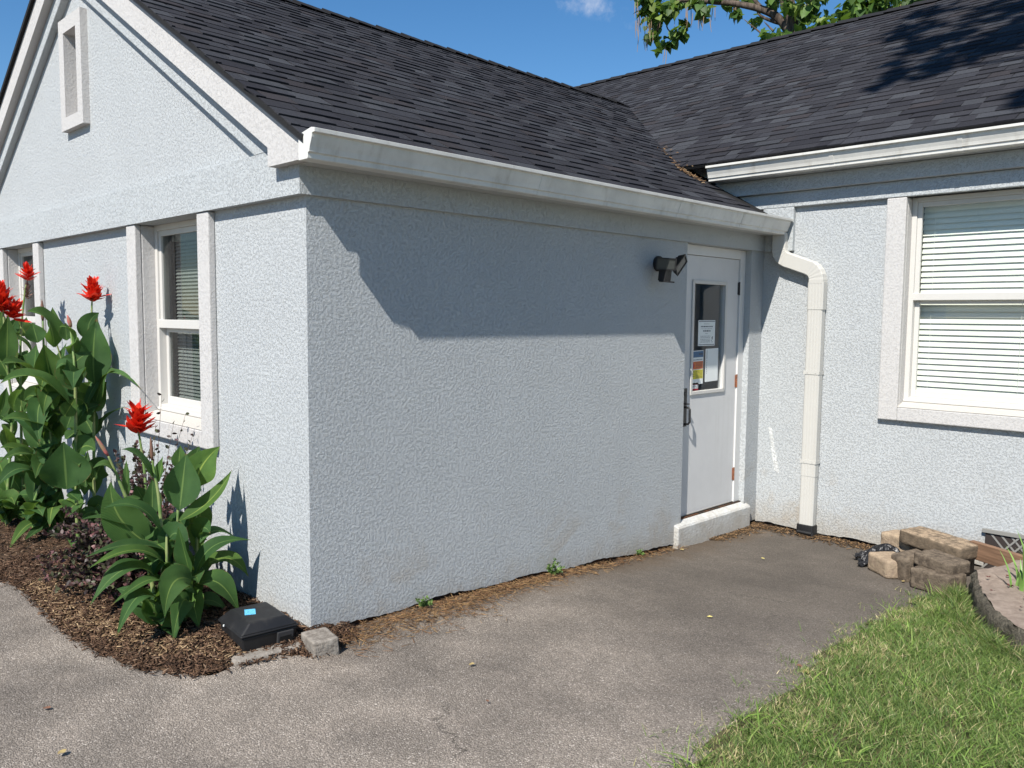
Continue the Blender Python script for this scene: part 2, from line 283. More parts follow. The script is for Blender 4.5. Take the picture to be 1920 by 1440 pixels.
# pine straw and grit along the foot of the side wall
n=5200; y=rng.uniform(.02,3.2,n); amp=np.interp(y,[0,.3,.9,1.2,1.9,3.2],[.16,.20,.20,.10,.10,.05]); x=.02+np.abs(rng.normal(0,1,n))*amp*.75
dens=np.interp(y,[0,.25,1.0,1.6,2.2,3.2],[1,.8,1,.7,.30,.12]); k=(rng.random(n)<dens)&(x>.03); x,y=x[k],y[k]; n=len(x)
P=np.stack([x,y,gz(x,y)+rng.uniform(.004,.02,n)],1); tag(sticks('pine_straw',P,rng.uniform(.02,.075,n),rng.uniform(.0012,.003,n),rng.uniform(.001,.002,n),pal(n,[(.20,.11,.055),(.30,.19,.09),(.11,.065,.035)],[3,2,2]),M_chip,.15),'brown pine straw drifted along the foot of the side wall','straw',kind='stuff')
n=2200; x=np.concatenate([rng.uniform(.0,1.5,1500),np.abs(rng.normal(0,.06,700))+.03]); y=np.concatenate([4.40-np.abs(rng.normal(0,.09,1500)),rng.uniform(3.6,4.4,700)]); x+=np.where(np.arange(n)<0,0,0)
P=np.stack([x,y,gz(x,y)+rng.uniform(.0,.012,n)],1); tag(sticks('corner_litter',P,rng.uniform(.01,.045,n),rng.uniform(.002,.008,n),rng.uniform(.001,.004,n),pal(n,[(.10,.065,.035),(.20,.12,.06),(.30,.19,.10),(.05,.035,.025)],[4,3,1,2]),M_chip,.2),'dry leaf crumbs and dirt along the foot of the back wall','leaf litter',kind='stuff')
# lawn
m=Mat('lawn_soil',.95); w=m.noise(20,5,.7); m.col(m.mix(m.ramp(w,.35,.65),(.04,.04,.015),(.11,.095,.045))); m.bump(w,.015,1.); M_lsoil=m.m
xs=np.arange(1.6,9,.06); ys=np.arange(-.3,3.6,.06); X,Y,F=grid(xs,ys); ins=inpoly(X,Y,LAWN); d=pdist(X,Y,LAWN_EDGE)
def lawnz(x,y): return gz(x,y)+.004+.03*(1-np.exp(-pdist(x,y,LAWN_EDGE)/.15))+.008*nz2(x,y,7)
zl_=np.where(ins,lawnz(X,Y),gz(X,Y)-.03); keep=ins[F].all(1); tag(npmesh('lawn',np.stack([X,Y,zl_],1),F[keep],M_lsoil,smooth=True),kind='structure')
m=Mat('grass_blades',.55,.35); m.col(m.attr()); m.b.inputs['Subsurface Weight'].default_value=0
tr=m.N('ShaderNodeBsdfTranslucent'); m.l.new(m.attr(),tr.inputs[0]); ms=m.N('ShaderNodeMixShader'); ms.inputs[0].default_value=.3; m.l.new(m.b.outputs[0],ms.inputs[1]); m.l.new(tr.outputs[0],ms.inputs[2]); m.l.new(ms.outputs[0],m.o.inputs[0]); M_grass=m.m
def blades(name,P,L,W,bend,cols,mat,lean=.5):
    n=len(P); a=rng.uniform(0,2*np.pi,n); D=np.stack([np.cos(a),np.sin(a),np.zeros(n)],1); b=rng.uniform(0,2*np.pi,n); S=np.stack([np.cos(b),np.sin(b),np.zeros(n)],1)
    l0=rng.uniform(0,lean,n); vs=[]
    for t,wf in ((0,1.),(.4,.9),(.75,.6),(1.,.05)):
        horiz=(l0*t+bend*t*t)*L; up=L*t*np.sqrt(np.clip(1-(l0*.7+bend*.5*t)**2,.12,1)); c=P+D*horiz[:,None]; c=c+np.array([0,0,1.])*up[:,None]
        vs+= [c-S*(W*wf/2)[:,None],c+S*(W*wf/2)[:,None]]
    V=np.stack(vs,1).reshape(-1,3); f=np.array([(0,1,3,2),(2,3,5,4),(4,5,7,6)]); F=(np.arange(n)[:,None,None]*8+f[None]).reshape(-1,4)
    return npmesh(name,V,F,mat,cols=np.repeat(cols,3,0))
n=190000; x=rng.uniform(1.5,4.0,n); y=rng.uniform(-.2,3.62,n); d=pdist(x,y,LAWN_EDGE); ins=inpoly(x,y,LAWN)
clump=nz2(x,y,6,1)*.5+nz2(x,y,17,4)*.5; k=(ins&(rng.random(n)<np.clip(.35+d*5+clump*.5,.12,1)))|(~ins&(d<.22)&(x>1.45)&(y<3.55)&(rng.random(n)<np.exp(-d/(.025+.07*np.maximum(nz2(x,y,4.7,8),0)))*(.30+.7*np.maximum(clump,0)))); x,y,d,clump=x[k],y[k],d[k],clump[k]; n=len(x); ins=ins[k]
dry=np.clip(.28-d*.5+.36*nz2(x,y,3.5,6)+.15*nz2(x,y,11,2),.08,.75); isdry=rng.random(n)<dry
cols=pal(n,[(.125,.205,.045),(.165,.25,.058),(.09,.155,.038),(.25,.30,.10)],[4,3,3,1.5]); cols[isdry]=pal(int(isdry.sum()),[(.48,.41,.21),(.60,.51,.30),(.38,.36,.15)],[3,2,3])
bare=(nz2(x,y,4.2,9)+.6*nz2(x,y,9.5,3)>.62); kk=~bare|(rng.random(n)<.35); x,y,d,clump,ins,cols=x[kk],y[kk],d[kk],clump[kk],ins[kk],cols[kk]; n=len(x)
P=np.stack([x,y,np.where(ins,lawnz(x,y),gz(x,y))-.003],1); L=rng.uniform(.016,.046,n)*(1+.5*np.clip(clump,0,1))*np.clip(.55+d*3,.5,1.15)
tag(blades('grass',P,L,rng.uniform(.0018,.0040,n),rng.uniform(.1,.9,n),cols,M_grass,.8),'short sunlit lawn grass with dry straw among the blades','grass',kind='stuff')
n=1500; cx_=rng.uniform(1.65,3.6,150); cy_=rng.uniform(-.1,3.5,150); i=rng.integers(0,150,n); x=cx_[i]+rng.normal(0,.035,n); y=cy_[i]+rng.normal(0,.035,n); k=inpoly(x,y,LAWN); x,y=x[k],y[k]; n=len(x)
tag(blades('crabgrass',np.stack([x,y,lawnz(x,y)-.002],1),rng.uniform(.05,.10,n),rng.uniform(.004,.008,n),rng.uniform(.5,1.1,n),pal(n,[(.16,.26,.05),(.20,.31,.06),(.27,.36,.10)],[3,3,1]),M_grass,1.0),'broad-bladed crabgrass tufts scattered through the lawn','grass',kind='stuff')

# longer, darker grass left uncut against the planter edge
ev=[(1.93,3.50),(1.95,3.40),(2.0,3.26),(2.10,2.98),(2.24,2.70),(2.41,2.50),(2.67,2.32)]
n=2400; i=rng.integers(0,len(ev)-1,n); t=rng.random(n); ev_=np.array(ev); p_=ev_[i]*(1-t[:,None])+ev_[i+1]*t[:,None]; o_=np.abs(rng.normal(0,.055,n)); x=p_[:,0]-o_*.75; y=p_[:,1]-o_*.6; k=x>1.72; x,y=x[k],y[k]; n=len(x)
tag(blades('edge_grass',np.stack([x,y,lawnz(x,y)-.002],1),rng.uniform(.04,.12,n),rng.uniform(.0020,.0045,n),rng.uniform(.2,1.0,n),pal(n,[(.11,.17,.04),(.15,.22,.05),(.07,.12,.03),(.38,.33,.17)],[3,3,2,1.2]),M_grass,.9),'longer uncut grass standing against the planter edge','grass',kind='stuff')
# ------------------------------------------------------------------ the house
D=4.4206; CX=-3.03; S=.58; WING_L=-6.06
def zr(x): return 2.440+S*(.1-(x if x>CX else 2*CX-x))           # top of wing roof
def zm(y): return 2.875+.585*((y if y<8.03 else 16.06-y)-4.10)     # top of main roof
house=empty('house',(0,0,0),label='light blue stucco house with white trim and a dark shingle roof',cat='house')
# walls --------------------------------------------------
w=MB()
def ragged(a,b,axis,extra=.012,step=.035):
    out=[]; n=max(2,int((b-a)/step))
    for i in range(n+1):
        t=a+(b-a)*i/n; g=float(gz(0,t if axis=='y' else D)); out.append((t,g+extra+.010*random.random()+.008*math.sin(t*9)))
    return out
BT=2.1475   # underside of the wing band
oy0,oy1=3.248,4.211
# side wall, facing the driveway
w.prism([(.2,BT)]+[(.2,.0)]+ragged(.2,oy0,'y')+[(oy0,BT)],'x',-.2,0)
w.prism([(oy1,BT)]+ragged(oy1,D,'y')+[(D,BT)],'x',-.2,0)
w.box(-.2,0,.2,D,BT,2.40)
# front wall with two window openings
wo1=(-1.993,-1.047); wo0=(2*CX+1.047,2*CX+1.993); sz=.85
for a,b in ((WING_L,wo0[0]),(wo0[1],wo1[0]),(wo1[1],0)): w.box(a,b,0,.2,-.35,BT)
for a,b in (wo0,wo1): w.box(a,b,0,.2,-.35,sz)
vx0,vx1,vz0,vz1=CX-.15,CX+.15,2.96,3.62
zl=lambda x: zr(x)-.07
w.prism([(WING_L,BT),(vx0,BT),(vx0,zl(vx0)),(WING_L,zl(WING_L))],'y',0,.2)
w.prism([(vx1,BT),(0,BT),(0,zl(0)),(vx1,zl(vx1))],'y',0,.2)
w.prism([(vx0,BT),(vx1,BT),(vx1,vz0),(vx0,vz0)],'y',0,.2); w.prism([(vx0,vz1),(vx1,vz1),(vx1,zl(vx1)),(CX,zl(CX)),(vx0,zl(vx0))],'y',0,.2)
# main house front wall with its window opening
mo=(1.13,2.67); mz0=.86
w.prism([(0,3.0)]+ragged(0,mo[0],'x')+[(mo[0],3.0)],'y',D,D+.2)
w.prism([(mo[1],3.0)]+ragged(mo[1],6.0,'x')+[(6.0,3.0)],'y',D,D+.2)
w.prism([(mo[0],mz0)]+ragged(mo[0],mo[1],'x')+[(mo[1],mz0)],'y',D,D+.2); w.box(mo[0],mo[1],D,D+.2,2.52,3.0)
w.box(WING_L-.2,0,D,D+.2,2.4,3.0)
w.box(WING_L,WING_L+.2,.2,D,-.35,2.35)
w.box(5.8,6.0,D+.2,11.6,-.3,2.9); w.box(-9,5.8,11.4,11.6,-.3,2.9); w.box(-9.2,-9,D,11.6,-.3,2.9); w.box(-9,WING_L-.2,D,D+.2,-.3,2.9)
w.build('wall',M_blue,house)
f=MB(); f.box(-.17,-.03,.05,D,-.4,.03); f.box(-.03,6,D+.03,D+.17,-.4,-.1)
m=Mat('dark_footing',.95); m.col(m.mix(m.ramp(m.noise(12,4),.4,.6),(.035,.028,.022),(.10,.045,.022))); M_foot=m.m
f.build('foundation',M_foot,house)
# raised bands -------------------------------------------
b=MB(); b.prism([(WING_L-.03,BT),(.028,BT),(.028,2.372),(WING_L-.03,2.372)],'y',-.05,0.0)
b.build('gable_band',M_bluetrim,house)
b=MB(); b.box(0,.028,.0,D-.042,BT,2.30); b.build('side_band',M_bluetrim,house)
gl=lambda x:2.367+S*(-.383-(x if x>CX else 2*CX-x)); wl=lambda x:2.374+S*(-.164-(x if x>CX else 2*CX-x)); wt=lambda x: wl(x)+.198
b=MB()
for sg in (1,-1):
    X=lambda x:x if sg>0 else 2*CX-x
    b.prism([(X(-.392),2.3725),(X(-.1635),2.3725),(X(CX),wl(CX)),(X(CX),gl(CX))],'y',-.05,0)
b.build('rake_band',M_bluetrim,house,bevel=.005)
b=MB()
for sg in (1,-1):
    X=lambda x:x if sg>0 else 2*CX-x
    b.prism([(X(-.162),2.283),(X(.118),2.283),(X(.118),wt(.118)),(X(CX),wt(CX)),(X(CX),wl(CX)),(X(-.162),wl(-.162))],'y',-.105,-.052)
    b.prism([(X(.03),2.3735),(X(.118),2.3735),(X(.118),wt(.118)),(X(CX),wt(CX)),(X(CX),wl(CX)+.002),(X(-.160),2.3735)],'y',-.052,-.001)
b.build('rake_board',M_white,house)
b=MB(); b.box(1e-3,.272,D-.042,D,2.142,2.499); b.box(-.9,6.0,D-.042,D,2.5,2.620); b.build('wall_band',M_bluetrim,house,bevel=.006)
b=MB(); b.box(-.40,6.0,4.2605,D,2.746,2.868); b.box(-.72,6.0,4.335,D,2.622,2.744); b.build('eave_box',M_bluetrim,house,bevel=.006)
m=stucco('soffit_grey_stucco',(.50,.51,.50),dirt=False,depth=.002); b=MB(); b.box(.03,.146,-.05,D-.045,2.278,2.405); b.build('wing_soffit',m,house)  # plain grey stucco for the wing eave box
# gable niche --------------------------------------------
vent=MB(); o0,o1,p0,p1=CX-.228,CX+.228,2.905,3.685; h=.128; q0,q1=2.995,3.585
vent.box(o0,CX-h,-.048,.0,p0,p1); vent.box(CX+h,o1,-.048,0,p0,p1); vent.box(CX-h,CX+h,-.048,0,p0,q0); vent.box(CX-h,CX+h,-.048,0,q1,p1)
vent.box(vx0,CX-h,0,.13,vz0,vz1); vent.box(CX+h,vx1,0,.13,vz0,vz1); vent.box(CX-h,CX+h,0,.13,vz0,q0); vent.box(CX-h,CX+h,0,.13,q1,vz1); vent.box(vx0,vx1,.13,.16,vz0,vz1)
vent.build('gable_niche',M_white,house)
# windows ------------------------------------------------
def window(xa,xb,y,z0,z1,trim,zt,mid,slat,nslat,tilt,blind_top,pane):
    """xa..xb clear opening, y wall face, z0 sill top.. z1 head, facing -y"""
    W=empty('window',(0,0,0)); W.parent=house
    t=MB(); tw=trim
    t.box(xa-tw,xa,y-.042,y,z0-.105,zt); t.box(xb,xb+tw,y-.042,y,z0-.105,zt); t.box(xa,xb,y-.042,y,z0-.105,z0-.004)
    t.box(xa-.03,xa,y,y+.16,z0-.08,zt); t.box(xb,xb+.03,y,y+.16,z0-.08,zt)
    t.build('trim',M_white,W,bevel=.007)
    s=MB(); s.prism([(y-.041,z0-.0035),(y-.041,z0+.004),(y+.085,z0+.036),(y+.16,z0+.036),(y+.16,z0-.0035)],'x',xa,xb); s.build('sill',M_sill,W,bevel=.003)
    f=MB(); yf=y+.082; j=.036
    f.box(xa,xa+j,yf,yf+.075,z0+.036,z1); f.box(xb-j,xb,yf,yf+.075,z0+.036,z1); f.box(xa+j,xb-j,yf,yf+.075,z1-j,z1); f.box(xa+j,xb-j,yf,yf+.075,z0+.036,z0+.072)
    f.box(xa+.001,xb-.001,yf-.012,yf,z0+.036,z0+.052)
    f.build('frame',M_vinyl,W,bevel=.003)
    ia,ib=xa+j,xb-j; sw=.034; zb=z0+.072; ztp=z1-j
    u=MB(); yu=yf+.012
    u.box(ia,ia+sw,yu,yu+.028,mid-.02,ztp); u.box(ib-sw,ib,yu,yu+.028,mid-.02,ztp); u.box(ia+sw,ib-sw,yu,yu+.028,ztp-sw,ztp); u.box(ia-.004,ib+.004,yu-.012,yu+.028,mid-.028,mid+.026)
    u.build('upper_sash',M_vinyl,W,bevel=.003)
    l=MB(); yl=yf+.045
    l.box(ia,ia+sw,yl,yl+.026,zb,mid-.03); l.box(ib-sw,ib,yl,yl+.026,zb,mid-.03); l.box(ia+sw,ib-sw,yl,yl+.026,zb,zb+.05); l.box(ia+sw,ib-sw,yl,yl+.026,mid-.055,mid-.030)
    l.build('lower_sash',M_vinyl,W,bevel=.003)
    g=MB(); g.box(ia+sw-.004,ib-sw+.004,yu+.013,yu+.017,mid+.02,ztp-sw+.004); g.build('upper_pane',pane,W)
    g=MB(); g.box(ia+sw-.004,ib-sw+.004,yl+.011,yl+.015,zb+.046,mid-.052); g.build('lower_pane',pane,W)
    bl=MB(); yb=yl+.075; z=blind_top; hw=slat/2; k=0
    while z>zb+.02 and k<nslat:
        dy,dz=hw*math.cos(tilt),hw*math.sin(tilt); e=random.uniform(-.0012,.0012); xx0,xx1=ia+.012,ib-.012
        for si in range(2):
            pass
        bl.add([(xx0,yb-dy,z-dz+e),(xx1,yb-dy,z-dz-e),(xx1,yb,z+.0022),(xx0,yb,z+.0022),(xx1,yb+dy,z+dz),(xx0,yb+dy,z+dz)],[(0,1,2,3),(3,2,4,5)])
        z-=slat*.88; k+=1
    for xx in (ia+.10,ia+.10+(ib-ia-.2)*.5,ib-.10): bl.tube([(xx,yb-hw*.75,blind_top),(xx,yb-hw*.75,zb+.02)],.0011,5)
    bl.keep=False; bl.build('blind',M_slat,W)
    hd=MB(); hd.box(ia+.008,ib-.008,yb-.025,yb+.025,blind_top+.02,blind_top+.06); hd.build('blind_headrail',M_slat,W)
    return W
r5=math.radians
window(1.158,2.642,D,.925,2.5,.142,2.496,1.76,.050,60,r5(68),2.42,M_glass)
g1=window(-1.963,-1.077,0,.925,BT,.142,BT-.003,1.52,.026,80,r5(48),2.03,M_dglass)
g0=window(2*CX+1.077,2*CX+1.963,0,.925,BT,.142,BT-.003,1.52,.026,80,r5(48),2.03,M_dglass)
# curtain at the left edge of the near gable window
m=Mat('curtain_cloth',.85); m.col((.42,.44,.42)); M_curt=m.m
c=MB(); n=26
for i in range(n):
    pass
vs=[];fs=[]
for i in range(n+1):
    x=-1.90+.20*i/n; y=.26+.014*math.sin(i*1.35); vs+=[(x,y,.95),(x,y,2.06)]
for i in range(n): fs.append((2*i,2*i+2,2*i+3,2*i+1))
c.add(vs,fs); c.keep=True; c.build('curtain',M_curt,g1,smooth=True)
# rooms behind the glass
rm=MB(); rm.box(-6,-.25,.95,1.0,0,2.1); rm.box(-6,-.25,.2,.95,-.02,0); rm.box(-6,-.25,.2,.95,2.14,2.2)
rm.box(.05,5.7,D+1.5,D+1.55,0,2.6); rm.box(.05,5.7,D+.2,D+1.5,-.05,0); rm.box(.05,5.7,D+.2,D+1.5,2.6,2.65)
rm.box(-1.0,-.95,3.0,4.3,0,2.2); rm.build('room_lining',M_room,house)
# door ---------------------------------------------------
door=empty('door',(0,0,0)); door.parent=house
jr=4.127; jl=3.288; zt=2.066; zb=.036
f=MB(); f.box(-.13,-.052,oy0,jl,zb-.03,BT-.002); f.box(-.13,-.052,jr+.003,oy1,zb-.03,BT-.002); f.box(-.13,-.052,jl,jr+.003,zt+.004,BT-.002)
f.build('door_frame',M_frame,house,bevel=.003)
gy0,gy1,ga,gb=3.452,3.914,1.008,1.853; xf=-.066
p=MB(); x0,x1=-.11,xf
p.box(x0,x1,jl+.003,gy0,zb,zt); p.box(x0,x1,gy1,jr,zb,zt); p.box(x0,x1,gy0,gy1,zb,ga); p.box(x0,x1,gy0,gy1,gb,zt); p.build('door_leaf',M_door,door)
p=MB(); t=.030
def mold(pr,y0,y1,z0,z1):
    pr.prism([(y0-t,z0-t),(y1+t,z0-t),(y1,z0),(y0,z0)],'x',xf,xf+.011); pr.prism([(y0-t,z1+t),(y1+t,z1+t),(y1,z1),(y0,z1)],'x',xf,xf+.011)
    pr.prism([(y0-t,z0-t),(y0,z0),(y0,z1),(y0-t,z1+t)],'x',xf,xf+.011); pr.prism([(y1+t,z0-t),(y1,z0),(y1,z1),(y1+t,z1+t)],'x',xf,xf+.011)
mold(p,gy0+.003,gy1-.003,ga+.003,gb-.003); p.build('glazing_bead',M_vinyl,door,bevel=.004)
p=MB(); p.box(-.088,-.084,gy0,gy1,ga,gb); p.build('door_pane',M_glass,door)
for zc in (1.83,1.06,.27):
    h_=MB(); h_.box(xf-.001,xf+.006,jr-.012,jr+.030,zc-.05,zc+.05); h_.tube([(xf+.008,jr+.004,zc-.055),(xf+.008,jr+.004,zc+.055)],.007,8)
    o=h_.build('hinge',M_rust if zc<1.5 else M_iron,door)
    if zc>1.5: o['label']='dark hinge'
hd=MB(); hy=3.345; hd.box(xf,xf+.010,hy-.036,hy+.036,.742,1.04); hd.tube([(xf+.01,hy,1.0),(xf+.022,hy,1.0)],.016,14); hd.box(xf+.010,xf+.050,hy-.014,hy+.014,.918,.926)
hd.tube([(xf+.010,hy,.895),(xf+.05,hy,.893),(xf+.060,hy,.880),(xf+.061,hy,.785),(xf+.050,hy,.768),(xf+.010,hy,.762)],[.009,.009,.0095,.0095,.009,.009],8)
hd.build('handle',M_iron,door,bevel=.0015)
t_=MB(); t_.box(-.12,-.045,oy0,oy1,.004,.030); t_.box(-.075,-.058,jl,jr,.030,.036); t_.build('threshold',M_metal,house)
d=MB(); d.prism([(-.045,-.30),(.040,-.30),(.040,-.018),(.030,-.004),(-.045,.026)],'y',3.160,4.262)
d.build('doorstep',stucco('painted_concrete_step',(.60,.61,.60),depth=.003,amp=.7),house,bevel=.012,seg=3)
# pale paint smear on the back wall beside the downspout
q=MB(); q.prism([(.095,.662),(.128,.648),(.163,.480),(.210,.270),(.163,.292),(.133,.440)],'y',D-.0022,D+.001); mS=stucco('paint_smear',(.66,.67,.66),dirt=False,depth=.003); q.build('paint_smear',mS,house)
# gutters ------------------------------------------------
prof=[(0,.112),(0,0),(.072,0),(.076,.004),(.078,.026),(.088,.029),(.089,.035),(.094,.052),(.103,.072),(.110,.090),(.112,.106),(.133,.108),(.134,.126),(.106,.131),(.105,.124),(.126,.120),(.106,.112),(.103,.092),(.096,.073),(.087,.053),(.080,.036),(.070,.006),(.006,.006),(.006,.112)]
g=MB(); gx,gzz=.148,2.272
g.prism([(gx+a,gzz+b_) for a,b_ in prof],'y',-.122,D-.062)
cap=[(gx+a,gzz+b_) for a,b_ in prof[:14]]
for y0,y1 in ((-.126,-.1215),(D-.0625,D-.058)): g.prism(cap,'y',y0,y1)
for yy in (1.35,2.75,3.6): 
    g.prism([(gx+a*1.012+.001,gzz+b_-.0012) for a,b_ in prof[1:11]],'y',yy,yy+.035)
g.build('gutter',M_gutter,house,bevel=.0015)
g=MB(); gy=4.260; gzm=2.748
g.prism([(gy-a,gzm+b_) for a,b_ in prof],'x',-.41,6.1)
for a0,a1 in ((-.414,-.4095),): g.prism([(gy-a,gzm+b_) for a,b_ in prof[:14]],'x',a0,a1)
for xx in (.65,1.55): g.prism([(gy-a*1.012-.001,gzm+b_-.0012) for a,b_ in prof[1:11]],'x',xx,xx+.035)
g.build('gutter',M_gutter,house,bevel=.0015)
m=Mat('gutter_dark_fill',.95); lw=m.noise(60,4,.7); m.col(m.mix(m.ramp(lw,.4,.65),(.02,.016,.012),(.09,.06,.035))); m.bump(lw,.01,.8)  # dark sheets added inside the gutters to hide their bright interior
g=MB(); g.box(gx+.008,gx+.098,-.118,D-.066,gzz+.080,gzz+.088); g.build('gutter_dark_fill',m.m,house); g=MB(); g.box(-.405,6.05,gy-.098,gy-.008,gzm+.080,gzm+.088); g.build('gutter_dark_fill',m.m,house)
# downspout: rectangular tube swept along outlet, crimped elbows and the wall run
def sweep_rect(mb,path,wid,dep,side,corr=None,rib=.0010):
    """path points; side = constant world axis for the tube's width; rounded rectangle with crimped faces"""
    pts=[Vector(p) for p in path]; m_=len(pts); ring=[]
    def shape(i):
        s=corr[i] if corr else 0; a,b_=wid/2*(1+s),dep/2*(1+s); r=.008; k=[]
        n=9
        for q in range(n+1): 
            u=-1+2*q/n; k.append((u*(a-r),-b_+(rib if q%2 else 0)))
        k.append((a,-b_+r)); k.append((a,b_-r))
        for q in range(n+1):
            u=1-2*q/n; k.append((u*(a-r),b_-(rib if q%2 else 0)))
        k.append((-a,b_-r)); k.append((-a,-b_+r)); return k
    vs=[]; sd=Vector(side); n_=0
    for i,p in enumerate(pts):
        t=(pts[min(i+1,m_-1)]-pts[max(i-1,0)]).normalized(); u=(sd-t*sd.dot(t)).normalized(); v=t.cross(u)
        k=shape(i); n_=len(k); vs+=[p+u*a+v*b_ for a,b_ in k]
    fs=[(i*n_+q,i*n_+(q+1)%n_,(i+1)*n_+(q+1)%n_,(i+1)*n_+q) for i in range(m_-1) for q in range(n_)]
    fs+=[tuple(range(n_-1,-1,-1)),tuple(range((m_-1)*n_,m_*n_))]; mb.add(vs,fs)
dsy=D-.050; dsx=.502
sp=empty('downspout',(0,0,0)); sp.parent=house
e=MB(); A=Vector((.172,dsy-.03,2.285)); 
def arc(c,r,a0,a1,n): return [Vector((c[0]+r*math.cos(math.radians(a0+(a1-a0)*i/n)),c[1],c[2]+r*math.sin(math.radians(a0+(a1-a0)*i/n)))) for i in range(n+1)]
r_=.105; ang=20   # slope of the offset run below horizontal
p1=[Vector((.172,dsy,2.285)),Vector((.172,dsy,2.17))]
c1=(.172+r_,dsy,2.165); a_1=arc(c1,r_,180,270-ang,9)
end1=a_1[-1]; dirv=Vector((math.cos(math.radians(-ang)),0,math.sin(math.radians(-ang))))
# second elbow turning down into the wall run
c2x=dsx-r_; start2_off=Vector((math.cos(math.radians(90-ang))*r_,0,math.sin(math.radians(90-ang))*r_))
tt=(c2x+start2_off.x-end1.x)/dirv.x; st2=end1+dirv*tt; c2=(c2x,dsy,st2.z-start2_off.z); a_2=arc(c2,r_,90-ang,0,9)
path=p1+a_1+[end1+dirv*tt*.33,end1+dirv*tt*.66]+a_2+[Vector((dsx,dsy,c2[2]-.03))]
corr=[.0]*2+[.03 if i%2 else -.01 for i in range(10)]+[.0,.0]+[.03 if i%2 else -.01 for i in range(10)]+[0.02]
sweep_rect(e,path,.080,.120,(0,1,0),corr,.002); e.build('elbow',M_spout,sp)
zc2=c2[2]-.02
e=MB(); sweep_rect(e,[(dsx,dsy,zc2),(dsx,dsy,1.66)],.128,.078,(1,0,0),[.03,.03]); e.build('upper_pipe',M_spout,sp)
e=MB(); sweep_rect(e,[(dsx-.002,dsy,1.685),(dsx-.006,dsy,.30)],.124,.074,(1,0,0)); e.build('middle_pipe',M_spout,sp)
e=MB(); sweep_rect(e,[(dsx-.006,dsy,.325),(dsx-.010,dsy,-.125)],.120,.070,(1,0,0)); e.build('lower_pipe',M_spout,sp)
e=MB(); sweep_rect(e,[(dsx-.010,dsy-.002,-.105),(dsx-.010,dsy-.004,-.16),(dsx-.008,dsy-.012,-.23)],.140,.092,(1,0,0),[0,0.02,.12]); e.tube([(dsx-.065,dsy-.055,-.165),(dsx+.055,dsy-.055,-.165)],.016,8)
e.build('drain_boot',M_black,sp,bevel=.004)
for zc in (1.15,.42):
    st=MB()
    st.box(dsx-.072,dsx+.058,dsy-.0405,dsy-.0385,zc-.014,zc+.014); st.box(dsx-.072,dsx-.0695,dsy-.0385,D-.001,zc-.014,zc+.014); st.box(dsx+.0575,dsx+.06,dsy-.0385,D-.001,zc-.014,zc+.014)
    st.tube([(dsx-.04,dsy-.0405,zc),(dsx-.04,dsy-.0435,zc)],.004,8); st.tube([(dsx+.03,dsy-.0405,zc),(dsx+.03,dsy-.0435,zc)],.004,8); st.build('strap',M_spout,sp)
# roofs --------------------------------------------------
def shingle_roof(name,O,A,U,length,slope_len,keepf,parent=house,seed=1,exposure=.118):
    """O eave start, A along eave, U up the slope; overlapping rows of separate laminated tabs"""
    R=random.Random(seed); O,A,U=Vector(O),Vector(A).normalized(),Vector(U).normalized(); Nn=A.cross(U); Nn=Nn if Nn.z>0 else -Nn
    mb=MB(); rows=int(slope_len/exposure)+1
    tints=[(.027,.027,.031),(.031,.031,.035),(.035,.036,.041),(.045,.047,.052),(.034,.031,.033),(.023,.023,.027)]
    for i in range(rows):
        s0=i*exposure; s1=min(s0+exposure*1.12,slope_len); a=-R.uniform(0,.2); high=R.random()<.5
        while a<length:
            wd=R.choice((.11,.14,.17,.21,.25))*R.uniform(.85,1.15); a0=max(a,0); a1=min(a+wd,length)
            mid=O+A*((a0+a1)/2)+U*(s0+exposure*.5)
            if a1-a0>.01 and keepf(mid):
                th=(.0115 if high else .006)+R.uniform(-.0015,.0015); sk=R.uniform(-.012,.012); tn=R.choices(tints,[3,4,4,2.0,1.0,2])[0]; k=R.uniform(.88,1.12); col=(tn[0]*k,tn[1]*k,tn[2]*k,1)
                j=R.uniform(-.002,.004)
                p=[O+A*a0+U*(s0+j)+Nn*.0,O+A*a1+U*(s0+j)+Nn*.0,O+A*a0+U*(s0+j)+Nn*th,O+A*a1+U*(s0+j+R.uniform(-.001,.001))+Nn*(th),O+A*(a1+sk)+U*s1+Nn*.0015,O+A*(a0+sk)+U*s1+Nn*.0015]
                mb.add(p,[(0,1,3,2),(2,3,4,5),(0,2,5),(1,4,3)],col=None); 
                for _ in range(4): mb.col.append(col)
            a+=wd; high=not high if R.random()<.85 else high
    mb.keep=True
    return mb
def slab_under(mb,O,A,U,length,slope_len,th=.03,col=(.02,.02,.02,1)):
    O,A,U=Vector(O),Vector(A).normalized(),Vector(U).normalized(); Nn=A.cross(U); Nn=Nn if Nn.z>0 else -Nn
    q=[O,O+A*length,O+A*length+U*slope_len,O+U*slope_len]; mb.add(q+[p-Nn*th for p in q],[(0,1,2,3),(7,6,5,4),(0,4,5,1),(1,5,6,2),(2,6,7,3),(3,7,4,0)])
    for _ in range(6): mb.col.append(col)
